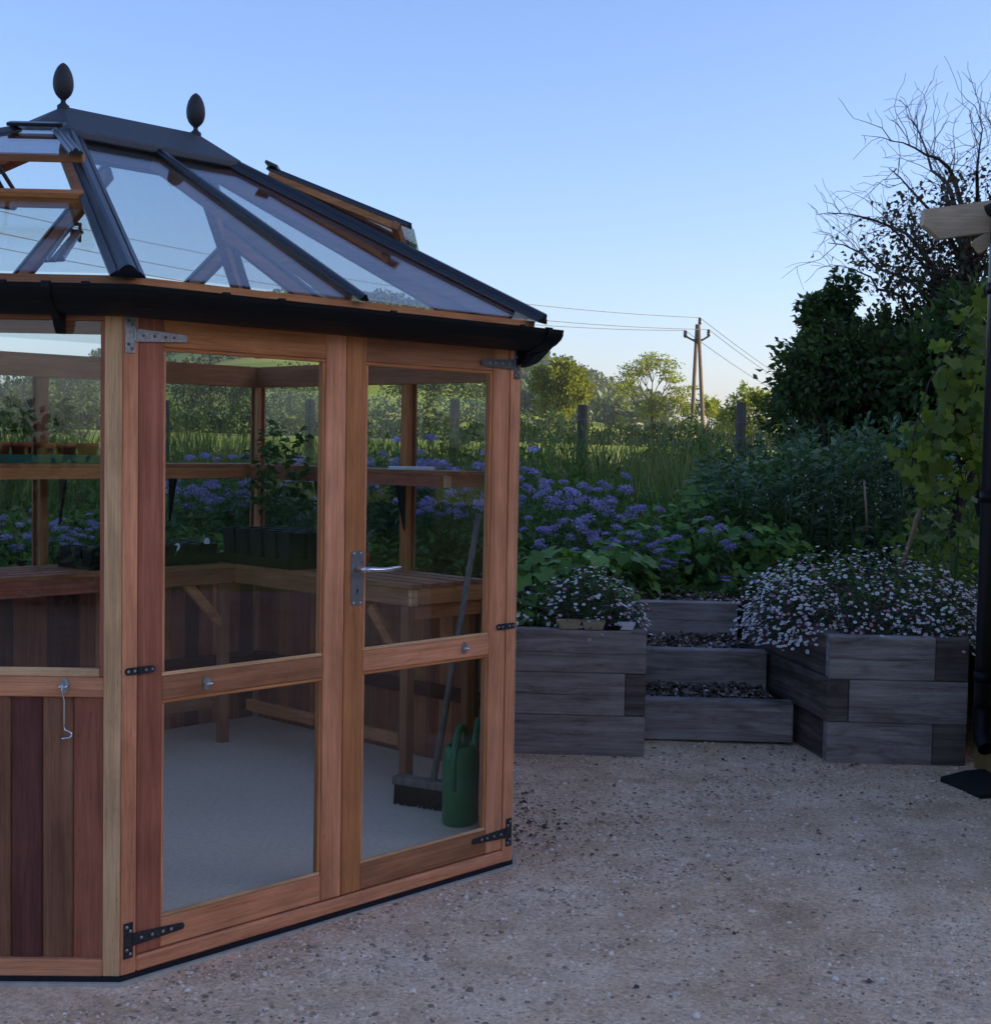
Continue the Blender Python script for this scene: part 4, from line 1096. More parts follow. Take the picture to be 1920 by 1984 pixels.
# cardboard and plastic seed trays on the left bed's edge
def small_tray(label, x, y, rz, s=(.085, .055, .034), mat='card', tip=0.0):
    t = thing('seed_box', label, 'seed box', SP(x, y, 3 * SLH + .002), rz)
    a, b, h = s; tp = .012; th = .0025
    for (p, q) in (((-a, -b), (a, -b)), ((a, -b), (a, b)), ((a, b), (-a, b)), ((-a, b), (-a, -b))):
        p, q = Vector((*p, 0)), Vector((*q, 0)); d = (q - p).normalized(); o = Vector((d.y, -d.x, 0))
        MB().prism([tuple(p), tuple(q), tuple(q + o * tp + d * tp + UZ * h), tuple(p + o * tp - d * tp + UZ * h)], tuple(-o * th)).build('side', mat, t)
    MB().box((-a + .003, -b + .003, .001), (2 * a - .006, 0, 0), (0, 2 * b - .006, 0), (0, 0, h * .55), .001).build('compost', 'soil', t)
    t.rotation_euler = (tip, 0, rz)
small_tray('beige cardboard seed box at the left on the bed edge', -.375, .052, .06, (.045, .032, .040))
small_tray('beige cardboard seed box second from the left on the bed edge', -.255, .054, -.03, (.045, .032, .040))
small_tray('small black seed box beside the cardboard boxes on the bed edge', -.165, .06, .1, (.030, .034, .020), 'black_plastic')
small_tray('clear looking pale seed box nearest the bed corner', -.095, .07, -.06, (.030, .034, .030), 'white_plastic')

# ------------------------------------------------------------------ timber building at the right edge of the yard, taller house behind it
wood('barn_board_v', (.05, .04, .032), (.08, .065, .05), (.11, .09, .07), 'v')
hs = thing('garden_room', 'small timber building with black downpipe and pale beam end at the right edge', 'building')
WX = 2.302
bmsh = MB().prism([(0, 0, 0), (.02, 0, 0), (.02, .138, 0), (0, .138, 0)], (0, 0, 2.52)).mesh('board', 'wall_timber_v')
for k in range(14):
    o = obj('board', bmsh, hs); o.location = (WX + .002 * (k % 2), 6.60 - .139 * (k + 1), -.05)
MB().box((WX + .022, 4.66, -.05), (.1, 0, 0), (0, 1.93, 0), (0, 0, 2.52), .002).build('wall', 'wall_timber_v', hs)
MB().box((WX + .125, 6.49, -.05), (2.4, 0, 0), (0, .1, 0), (0, 0, 2.55), .002).build('wall', 'wall_timber_v', hs)
MB().box((WX + .125, 4.66, -.05), (2.4, 0, 0), (0, .1, 0), (0, 0, 2.55), .002).build('wall', 'wall_timber_v', hs)
sl = .155
MB().prism([(1.952, 6.50, 2.594), (1.949, 6.50, 2.523), (2.028, 6.50, 2.461), (4.8, 6.50, 2.461 + 2.772 * sl), (4.8, 6.50, 2.594 + 2.848 * sl)], (0, .06, 0)).build('beam', 'oak_pale_h', hs)
MB().box((2.222, 6.505, 2.40), (.12, 0, .10), (0, .05, 0), (-.04, 0, .05), .002).build('brace', 'oak_pale_h', hs)
MB().prism([(2.325, 4.5, 2.56), (4.85, 4.5, 2.56 + 2.525 * sl), (4.85, 4.5, 2.60 + 2.525 * sl), (2.325, 4.5, 2.60)], (0, 1.99, 0)).build('roof', 'roof_sheet', hs)
m = MB(); pr = [(.062 * math.cos(a), .062 * math.sin(a)) for a in [PI + PI * k / 14 for k in range(15)]] + [(.056 * math.cos(a), .056 * math.sin(a)) for a in [2 * PI - PI * k / 14 for k in range(15)]]
m.sweep([((2.268, 6.44, 2.604), (1, 0, 0), (0, 0, 1)), ((2.268, 4.5, 2.604), (1, 0, 0), (0, 0, 1))], pr); m.build('gutter', 'black_gutter', hs)
MB().prism([(2.268 + .063 * math.cos(a), 6.44, 2.605 + .063 * math.sin(a)) for a in [PI + PI * k / 14 for k in range(15)]], (0, .004, 0)).build('gutter_end', 'black_gutter', hs)
dp = bpy.data.objects.new('downpipe', None); COL.objects.link(dp); dp.parent = hs
PX, PY = 2.262, 6.41
MB().tube([(PX + .004, PY, 2.56), (PX, PY, 2.4), (PX, PY, .25)], .037, 16).build('pipe', 'black_metal', dp, True)
MB().tube([(PX, PY, .30), (PX, PY, .20), (PX + .0, PY - .02, .165), (PX + .004, PY - .075, .125)], [.041, .041, .041, .041], 16, False).build('shoe', 'black_gutter', dp, True)
for z in (2.2, 1.25, .42): MB().tube([(PX, PY, z), (PX, PY, z + .05)], .043, 16).build('bracket', 'black_gutter', dp, True)
# dark slab on the gravel by the pipe
o = MB().prism([(2.044, 6.293, -.025), (2.115, 5.97, -.025), (2.46, 6.10, -.025), (2.39, 6.50, -.025), (2.205, 6.43, -.025)], (0, 0, .028)).build('drain_cover', 'mat_black')
tag(o, 'dark flat drain slab on the gravel below the downpipe', 'drain cover')

# ------------------------------------------------------------------ planting
def lobed(size, lobes=5, depth=.35, wob=.12, seed=0):
    """palmate leaf, fan of triangles from the stalk, cupped; lies in xy with tip along +y, normal +z"""
    r = random.Random(seed); n = lobes * 4 + 1; pts = []
    for k in range(n):
        a = -2.5 + 5.0 * k / (n - 1); q = 1 - depth * (0.5 + 0.5 * math.cos(k / (n - 1) * lobes * 2 * PI)) * (1 if 0 < k < n - 1 else .4)
        q *= (0.78 + .22 * math.cos(a)) * (1 + r.uniform(-wob, wob)); x, y = q * math.sin(a), q * math.cos(a)
        pts.append((x * size * .55, y * size * .55, (-.10 * (x * x + y * y) + .10 * abs(x)) * size))
    V = [(0, 0, 0)] + pts; F = [(0, k + 2, k + 1) for k in range(n - 1)]
    return npmesh('leaf', np.array(V), np.array(F), 'leaf_vine', np.full(len(V), r.random()))

def leaf_meshes(mat, size, n=4, **kw):
    out = []
    for k in range(n):
        me = lobed(size * (1 + .12 * (k - 1.5)), seed=k + 31, **kw); me.materials.clear(); me.materials.append(MATS[mat]); out.append(me)
    return out

def place_leaf(me, parent, p, nrm, roll, s=1.0):
    o = obj('leaf', me, parent); q = Vector(nrm).normalized().to_track_quat('Z', 'Y')
    o.rotation_mode = 'QUATERNION'; o.rotation_quaternion = q @ Matrix.Rotation(roll, 3, 'Z').to_quaternion(); o.location = p; o.scale = (s, s, s)
    return o

def W2(px, py, Y):
    """world point at depth Y seen at photo pixel - used to lay plants out where the garden has them"""
    dx, dy = px - 960, py - 992; a = _cr * dx + _sr * dy; b = -_sr * dx + _cr * dy
    d = _F * FPX + _R * a - _U * b; k = Y / d.y; return Vector((d.x * k, Y, EYE + d.z * k))

# --- fleabane daisies on both beds
def daisies(label, blobs, nleaf, nflower, seed):
    r = np.random.default_rng(seed); t = thing('daisy_mound', label, 'daisies', blobs[0][0])
    o3 = np.array(blobs[0][0]); parts = []; Vf, Ff, Tf, Ve, Fe = [], [], [], [], []; nf = 0
    for (c, rad, share) in blobs:
        c = np.array(c) - o3; rad = np.array(rad); n = int(nleaf * share)
        d = unit(r.normal(size=(n, 3))); d[:, 2] = np.abs(d[:, 2]) * 1.0 - .12; d = unit(d)
        bump_ = 1 + .12 * np.sin(d[:, 0] * 7 + 1) * np.sin(d[:, 1] * 6 + 2) + .08 * r.normal(size=n)
        P = c + d * rad * (r.random(n) ** .35 * bump_)[:, None]
        parts.append(leaf_arrays(P, unit(d + r.normal(size=(n, 3)) * .7), r.uniform(.018, .045, n), .30))
        n = int(nflower * share); d = unit(r.normal(size=(n, 3))); d[:, 2] = np.abs(d[:, 2]) - .18; d = unit(d)
        bump_ = 1.04 + .12 * np.sin(d[:, 0] * 7 + 1) * np.sin(d[:, 1] * 6 + 2) + .07 * r.normal(size=n)
        P = c + d * rad * bump_[:, None]; N = unit(d * .55 + np.array([0, -.25, .9]) + r.normal(size=(n, 3)) * .30)
        S = unit(np.cross(N, [0.2, 1, .1])); Q = np.cross(N, S); R_ = r.uniform(.0065, .0108, n)
        for k in range(n):
            b = nf * 9; m_ = 8; ang = np.arange(m_) * 2 * PI / m_
            ring = P[k] + (np.cos(ang)[:, None] * S[k] + np.sin(ang)[:, None] * Q[k]) * R_[k] * (1 + .08 * (np.arange(m_) % 2))[:, None] + N[k] * .0015
            Vf.append(np.vstack([P[k][None], ring])); Ff += [(b, b + 1 + q, b + 1 + (q + 1) % m_) for q in range(m_)]; Tf += [r.random()] * 9
            e = nf * 6; ring = P[k] + N[k] * .0022 + (np.cos(ang[:5] * 1.6)[:, None] * S[k] + np.sin(ang[:5] * 1.6)[:, None] * Q[k]) * R_[k] * .40
            Ve.append(np.vstack([(P[k] + N[k] * .0042)[None], ring])); Fe += [(e, e + 1 + q, e + 1 + (q + 1) % 5) for q in range(5)]; nf += 1
    V, F, T = join_arrays(parts)
    tag(obj('foliage', npmesh('foliage', V, F, 'leaf_daisy', T), t), kind='stuff')
    tag(obj('petals', npmesh('petals', np.concatenate(Vf), np.array(Ff), 'petal_daisy', np.array(Tf)), t), kind='stuff')
    tag(obj('flower_centres', npmesh('flower_centres', np.concatenate(Ve), np.array(Fe), 'daisy_eye'), t), kind='stuff')
daisies('large mound of small white and pink daisies spilling over right raised bed', [((1.93, 7.22, .56), (.60, .50, .36), .62), ((1.58, 7.36, .52), (.22, .42, .30), .22), ((2.25, 6.95, .55), (.22, .30, .26), .16)], 7000, 2500, 5)
daisies('small mound of white daisies on the left raised bed beside greenhouse', [((.47, 7.02, .57), (.27, .27, .27), .75), ((.15, 7.0, .57), (.16, .2, .15), .15), ((.62, 6.9, .57), (.12, .16, .13), .10)], 3400, 620, 6)

# --- broad leaved plants
def leafy_bush(name, label, cat, loc, rad, hgt, n, meshes, seed, inner='leaf_mid', ninner=160, isz=.07, group=None):
    r = random.Random(seed); t = thing(name, label, cat, loc, 0, group); m = MB()
    for k in range(6):
        a = r.uniform(0, 2 * PI); q = rad * r.uniform(.3, .85); tip = (q * math.cos(a), q * math.sin(a), hgt * r.uniform(.6, .92))
        m.tube([(0, 0, 0), (tip[0] * .35, tip[1] * .35, tip[2] * .55), tip], [.006, .005, .003], 5, False)
    m.build('stem', 'stem_green', t)
    for k in range(n):
        a = r.uniform(0, 2 * PI); el = math.asin(r.uniform(-.05, 1.0)); q = r.uniform(.8, 1.06)
        d = Vector((math.cos(a) * math.cos(el), math.sin(a) * math.cos(el), math.sin(el)))
        p = Vector((d.x * rad * q, d.y * rad * q, .03 + d.z * hgt * q)); nrm = d * .8 + Vector((r.uniform(-.4, .4), r.uniform(-.6, .1), r.uniform(.25, .9)))
        place_leaf(meshes[r.randrange(len(meshes))], t, p, nrm, PI + math.atan2(d.y, d.x) * 0 + r.uniform(-1.2, 1.2), r.uniform(.7, 1.15))
    if ninner:
        P, d = ball(ninner, (0, 0, hgt * .42), (rad * .85, rad * .85, hgt * .5), .6)
        P[:, 2] = np.maximum(P[:, 2], .02)
        tag(obj('foliage', npmesh('foliage', *leaf_arrays(P, unit(d + rng.normal(size=d.shape) * .5), rng.uniform(.6, 1.2, ninner) * isz, .7)[:2], inner, np.repeat(rng.random(ninner), 5)), t), kind='stuff')
    return t
CUR = leaf_meshes('leaf_currant', .10, 4, lobes=3, depth=.25)
SQ = leaf_meshes('leaf_currant', .15, 4, lobes=5, depth=.2)
ORD = ['first', 'second', 'third', 'fourth', 'fifth', 'sixth', 'seventh', 'eighth', 'ninth', 'tenth', 'eleventh', 'twelfth', 'thirteenth', 'fourteenth', 'fifteenth', 'sixteenth', 'seventeenth', 'eighteenth', 'nineteenth', 'twentieth']
cur = [(1280, 1010, 9.0, .34, .50), (1345, 985, 9.3, .36, .62), (1415, 975, 9.6, .36, .66), (1470, 1010, 9.3, .34, .52), (1360, 1060, 8.75, .30, .42), (1440, 1075, 8.8, .32, .44), (1500, 1075, 8.9, .28, .40), (1235, 1075, 8.7, .26, .38)]
cur.sort()
for k, (px, py, Y, r_, h_) in enumerate(cur):
    p = W2(px, py, Y)
    leafy_bush('currant_bush', 'lush broad leaved green bush behind the steps, ' + ORD[k] + ' from the left', 'bush', (p.x, Y, soil_z(p.x, Y) + .0), r_, h_, 62, CUR, 60 + k, group='broad leaved bushes behind the steps')
for k, (px, Y, r_, h_, lb_) in enumerate(((1035, 7.25, .22, .34, 'bright green leafy plant next to the greenhouse post'), (1110, 7.55, .24, .36, 'leafy green plant behind the small daisy mound'), (1190, 8.2, .26, .34, 'low leafy plant left of the top step'), (1020, 7.0, .10, .13, 'low large leaved seedling at the left bed front'))):
    p = W2(px, 1150, Y); leafy_bush('leafy_plant', lb_, 'plant', (p.x, Y, .55), r_, h_, 30 if k < 3 else 9, SQ, 90 + k, 'leaf_mid', 120 if k < 3 else 20, .06)

# --- phacelia: ferny plants with purple heads
def head_mesh(seed):
    r = np.random.default_rng(seed); parts = []
    for c in range(4):
        a = c * PI / 2 + r.uniform(-.4, .4); cx, cy = .020 * math.cos(a), .020 * math.sin(a)
        n = 26; d = unit(r.normal(size=(n, 3)) * [1, 1, .6] + [0, 0, .35]); P = np.array([cx, cy, 0]) + d * [.020, .020, .012]
        parts.append(leaf_arrays(P, d, r.uniform(.010, .018, n), .55, tint=r.random(n)))
    n = 18; P = np.stack([r.normal(0, .016, n), r.normal(0, .016, n), np.full(n, .004)], -1)
    parts.append(leaf_arrays(P, unit(np.stack([r.normal(0, .6, n), r.normal(0, .6, n), np.ones(n)], -1)), .028, .10, tint=np.full(n, .9)))
    V, F, T = join_arrays(parts); return npmesh('flower_head', V, F, 'petal_purple', T)
HEADS = [head_mesh(k) for k in range(4)]
def phacelia_proto(seed, hgt):
    r = random.Random(seed); t = thing('phacelia_plant', 'x', 'flowering plant'); m = MB(); parts = []; tips = []
    for k in range(5):
        a = 2 * PI * k / 5 + r.uniform(-.5, .5); q = r.uniform(.08, .24); h = hgt * r.uniform(.72, 1.05)
        p1 = Vector((q * .45 * math.cos(a), q * .45 * math.sin(a), h * .5)); p2 = Vector((q * math.cos(a), q * math.sin(a), h))
        m.tube([(0, 0, 0), p1, p2], [.005, .004, .0025], 5, False); tips.append(p2)
        if r.random() < .35:
            a2 = a + r.uniform(-1, 1); s = p1.lerp(p2, r.uniform(.2, .6)); e = s + Vector((.09 * math.cos(a2), .09 * math.sin(a2), .11)); m.tube([s, e], [.003, .002], 4, False); tips.append(e)
        n = 46; tt = np.array([r.random() for _ in range(n)]) ** .8; base = np.array(p1)[None] * np.minimum(tt * 2, 1)[:, None] + (np.array(p2) - np.array(p1))[None] * np.clip(tt * 2 - 1, 0, 1)[:, None] * .85
        parts.append(leaf_arrays(base, unit(rng.normal(size=(n, 3)) * [1, 1, .45] + [0, 0, .1]), (rng.uniform(.05, .13, n) * (1.15 - .7 * tt)), .38))
    m.build('stem', 'stem_green', t); V, F, T = join_arrays(parts)
    tag(obj('foliage', npmesh('foliage', V, F, 'leaf_phacelia', T), t), kind='stuff')
    for q, p in enumerate(tips):
        o = obj('flower_head', HEADS[(q + seed) % 4], t); o.location = p; o.rotation_euler = (r.uniform(-.4, .4), r.uniform(-.4, .4), r.uniform(0, 6)); s = r.uniform(.65, 1.15); o.scale = (s, s, s)
    return t
PH = [phacelia_proto(k, h) for k, h in ((1, .62), (2, .72), (3, .80), (4, .52))]
spots = []
for (px, py, Y) in ((1040, 890, 9.6), (1010, 940, 9.0), (1060, 960, 9.3), (1110, 950, 9.2), (1150, 905, 9.9), (1180, 965, 9.2), (1090, 1000, 8.8), (1220, 985, 9.0), (1265, 1020, 8.6), (1200, 1030, 8.5), (1140, 1010, 8.7), (1400, 1030, 8.6), (1290, 1095, 8.4), (1420, 1130, 8.35), (1060, 1030, 8.6), (1250, 1060, 8.45), (1015, 895, 10.0), (1155, 1060, 8.4)):
    spots.append((px, py, Y, '', 'phacelia right of the greenhouse'))
spots.sort(); spots = [(a, b, c, 'purple flowering phacelia right of the greenhouse, ' + ORD[i] + ' counting from its corner post', g_) for i, (a, b, c, d, g_) in enumerate(spots)]
for k in range(38):
    px = 330 + 640 * ((k * .618) % 1); Y = 8.4 + 2.2 * ((k * .377) % 1)
    if px < 620: spots.append((px, 905 + rnd.uniform(-45, 50), Y, 'purple flowering phacelia plant seen through the left door', 'phacelia behind the left door'))
    elif 700 < px < 945: spots.append((px, 890 + rnd.uniform(-50, 60), Y, 'purple flowering phacelia plant seen through the right door', 'phacelia behind the right door'))
for k in range(14):
    spots.append((-150 + 24 * k, 1010 + rnd.uniform(-20, 40), 8.6 + rnd.uniform(0, 1.6), 'dark leafy phacelia plant seen through the window left of the doors', 'phacelia behind the left window'))
for k, (px, py, Y, lb_, gr) in enumerate(spots):
    top = W2(px, py - (22 if 'right of' in gr else 0), Y); z0 = soil_z(top.x, Y); need = max(.2, top.z - z0)
    b = min(range(4), key=lambda q: abs((.62, .72, .80, .52)[q] - need) + .1 * ((q + k) % 3)); pt = PH[b]
    o = copy_tree(pt); o.location = (top.x, Y, z0 - .01); o.rotation_euler = (0, 0, rnd.uniform(0, 6)); s = need / (.62, .72, .80, .52)[b]; s2 = min(1.15, max(.8, s)); o.scale = (s2, s2, s); o['label'] = lb_; o['group'] = gr
def remove_tree(o):
    for c in list(o.children): remove_tree(c)
    bpy.data.objects.remove(o)
for p in PH: remove_tree(p)

# --- broad beans: upright grey green plants in a block
def bean_proto(seed):
    r = np.random.default_rng(seed); t = thing('bean_plant', 'x', 'bean plant'); m = MB(); parts = []; fl = []
    for s in range(3):
        a = r.uniform(0, 6.28); q = r.uniform(.03, .10); h = r.uniform(.85, 1.1); tip = np.array([q * math.cos(a), q * math.sin(a), h]); m.tube([(0, 0, 0), tuple(tip * [.6, .6, .5]), tuple(tip)], [.007, .006, .003], 5, False)
        n = 64; tt = r.uniform(.1, 1, n); P = tip * tt[:, None] + r.normal(size=(n, 3)) * [.015, .015, 0]
        D = unit(np.stack([r.normal(size=n), r.normal(size=n), r.uniform(.1, .9, n)], -1)); P = P + D * .03
        parts.append(leaf_arrays(P, D, r.uniform(.05, .095, n), .52, fold=.3, droop=.05))
        k = 10; tt = r.uniform(.45, .85, k); P = tip * tt[:, None] + r.normal(size=(k, 3)) * [.03, .03, 0]; fl.append(leaf_arrays(P, unit(r.normal(size=(k, 3))), .022, .6))
    m.build('stem', 'stem_green', t); V, F, T = join_arrays(parts); tag(obj('foliage', npmesh('foliage', V, F, 'leaf_bean', T), t), kind='stuff')
    V, F, T = join_arrays(fl); tag(obj('flowers', npmesh('flowers', V, F, 'petal_white', T), t), kind='stuff')
    return t
BN = [bean_proto(s) for s in (1, 2, 3)]
k = 0
for row in range(6):
    Y = 9.25 + row * .36
    for i in range(11):
        px = 1345 + row * 6 + i * 46 + rnd.uniform(-9, 9); ytop = np.interp(px, [1340, 1400, 1470, 1560, 1660, 1760, 1900], [915, 880, 848, 818, 802, 790, 800]) + 10 * (5 - row) + rnd.uniform(-14, 14)
        top = W2(px, ytop, Y); x = top.x; z = soil_z(x, Y); o = copy_tree(BN[k % 3]); s = max(.3, (top.z - z)) / 1.02
        o.location = (x, Y, z - .01); o.rotation_euler = (rnd.uniform(-.06, .06), rnd.uniform(-.06, .06), rnd.uniform(0, 6)); o.scale = (1, 1, s)
        o['label'] = 'grey green broad bean plant in the dense block under the dark tree'; o['group'] = 'broad bean plants in the block'; k += 1
for p in BN: remove_tree(p)

# --- undergrowth, tall grass (uncountable)
def undergrowth():
    n = 24000; x = rng.uniform(-8.5, 4.4, n); y = 8.05 + rng.random(n) * 6.2
    ok = ~((x > SX0 - .1) & (x < SX1 + .12) & (y < 8.25)) & (x < .42 * y); x, y = x[ok], y[ok]; n = len(x)
    hmax = .16 + .22 * (np.sin(x * 1.7 + y) * .5 + .5) + .03 * np.clip(y - 9, 0, 5)
    z = .53 + .022 * (y - 7) + rng.random(n) * hmax
    V, F, T = leaf_arrays(np.stack([x, y, z], -1), unit(rng.normal(size=(n, 3)) * [1, 1, .6] + [0, 0, .3]), rng.uniform(.04, .11, n), .5)
    o = obj('undergrowth', npmesh('undergrowth', V, F, 'leaf_mid', T)); tag(o, 'low green weeds and leaves covering the beds', 'undergrowth', kind='stuff')
undergrowth()
def blades(name, label, n, xr, yr, h0, h1, width=.006, heads=True, zfun=None):
    x = rng.uniform(*xr, n); y = rng.uniform(*yr, n); z = (zfun(x, y) if zfun else height(x, y)); h = rng.uniform(h0, h1, n) * (.7 + .5 * (np.sin(x * 2.2) * np.sin(y * 1.3 + x) * .5 + .5))
    lean = rng.normal(size=(n, 2)) * .16; w_ = width * rng.uniform(.6, 1.4, n); a = rng.uniform(0, PI, n); sx, sy = np.cos(a) * w_, np.sin(a) * w_
    P0 = np.stack([x, y, z], -1); M = P0 + np.stack([lean[:, 0] * h * .35, lean[:, 1] * h * .35, h * .6], -1); E = P0 + np.stack([lean[:, 0] * h, lean[:, 1] * h, h], -1); S = np.stack([sx, sy, 0 * sx], -1)
    V = np.stack([P0 - S, P0 + S, M - S * .8, M + S * .8, E], 1).reshape(-1, 3); b = (np.arange(n) * 5)[:, None]
    F = np.concatenate([b + [0, 1, 3], b + [0, 3, 2], b + [2, 3, 4]], 1).reshape(-1, 3); parts = [(V, F, np.repeat(rng.random(n), 5))]
    if heads:
        k = rng.random(n) < .22; m_ = k.sum(); parts.append(leaf_arrays(E[k] - [0, 0, .03], np.stack([lean[k, 0], lean[k, 1], np.ones(m_)], -1), rng.uniform(.05, .12, m_), .16, tint=np.full(m_, .95)))
        parts.append(leaf_arrays(E[k] - [0, 0, .03], np.stack([lean[k, 0], lean[k, 1], np.ones(m_)], -1), rng.uniform(.05, .12, m_), .16, up=np.tile([0., 1, 0], (m_, 1)), tint=np.full(m_, .95)))
    o = obj(name, npmesh(name, *[q for q in join_arrays(parts)[:2]], 'grass_blade', join_arrays(parts)[2])); tag(o, label, 'grass', kind='stuff')
blades('tall_grass', 'tall grass and weeds along the wire fence', 15000, (-9, 5.5), (12.2, 16.5), .4, 1.15)
def weeds():
    n = 30000; x = rng.uniform(-10, 4.2, n); y = rng.uniform(11.6, 15.2, n); hm = (.55 + .40 * np.sin(x * 1.9 + 1.3) * np.sin(x * .77 + y) + .25 * np.sin(x * 4.7 + y * 2)) * .9 + .12
    z = height(x, y) + np.clip(rng.random(n), 0, 1) ** .8 * np.clip(hm, .12, 1.15)
    V, F, T = leaf_arrays(np.stack([x, y, z], -1), unit(rng.normal(size=(n, 3)) * [1, 1, .8] + [0, 0, .5]), rng.uniform(.05, .13, n), .34)
    o = obj('weeds', npmesh('weeds', V, F, 'leaf_mid', T)); tag(o, 'rank green weeds growing along the foot of the fence', 'weeds', kind='stuff')
weeds()
blades('meadow_grass', 'sunlit rough grass at the field edge beyond the fence', 9000, (-14, 9), (16.5, 30), .2, .5, .010)

# --- leaning cane and the vine by the building
o = MB().tube([tuple(W2(1742, 1120, 7.25)), tuple(W2(1775, 1010, 7.3)), tuple(W2(1822, 880, 7.35))], [.013, .012, .010], 8).build('garden_cane', 'cane_v', None, True); tag(o, 'leaning wooden stake rising from the daisies at right', 'stake')
o = MB().tube([tuple(W2(1681, 1030, 8.6)), tuple(W2(1674, 930, 8.62))], [.007, .006], 6).build('garden_cane', 'cane_v', None, True); tag(o, 'thin upright cane standing in front of the beans', 'stake')
VN = leaf_meshes('leaf_vine', .092, 5, lobes=5, depth=.24, wob=.20)
vt = thing('climbing_vine', 'yellow green climbing vine hanging beside the black downpipe', 'vine', (2.35, 7.15, .5))
def vine():
    r = random.Random(4); org = Vector((2.35, 7.15, .5)); m = MB()
    strands = [[(1905, 560), (1860, 640), (1800, 740), (1770, 840), (1765, 940)], [(1910, 640), (1850, 700), (1815, 800), (1800, 900), (1785, 960)], [(1915, 600), (1880, 690), (1850, 780), (1850, 870), (1870, 950)], [(1900, 720), (1880, 800), (1890, 880), (1900, 950)], [(1905, 780), (1840, 820), (1800, 870), (1770, 890)]]
    for s in strands:
        pts = [W2(px, py, 7.15 + r.uniform(-.12, .12)) - org for px, py in s]
        m.tube(pts, [.007] + [.004] * (len(pts) - 1), 5, False)
        for k in range(60):
            f = r.random() * (len(pts) - 1.001); i = int(f); p = pts[i].lerp(pts[i + 1], f - i) + Vector((r.gauss(.02, .045), r.gauss(0, .08), r.gauss(0, .05)))
            place_leaf(VN[r.randrange(5)], vt, p, (r.gauss(-.15, .45), -.75 + r.gauss(0, .4), .45 + r.gauss(0, .35)), PI + r.gauss(0, .6), r.uniform(.6, 1.1))
    m.tube([W2(1915, 1050, 7.3) - org, W2(1912, 800, 7.25) - org, W2(1908, 560, 7.15) - org], [.012, .010, .008], 6); m.build('stem', 'branch', vt)
vine()
for k, (px, py, Y, n, lb_) in enumerate(((1790, 1075, 7.75, 30, 'yellowish leafy shoot rising behind the right daisies beside the stake'), (1850, 1090, 7.5, 30, 'yellowish leafy shoot behind the right daisies next to the downpipe'))):
    p = W2(px, py, Y); leafy_bush('vine_shoot', lb_, 'vine', (p.x, Y, .6), .2, .62, n, VN, 130 + k, 'leaf_vine', 60, .06)

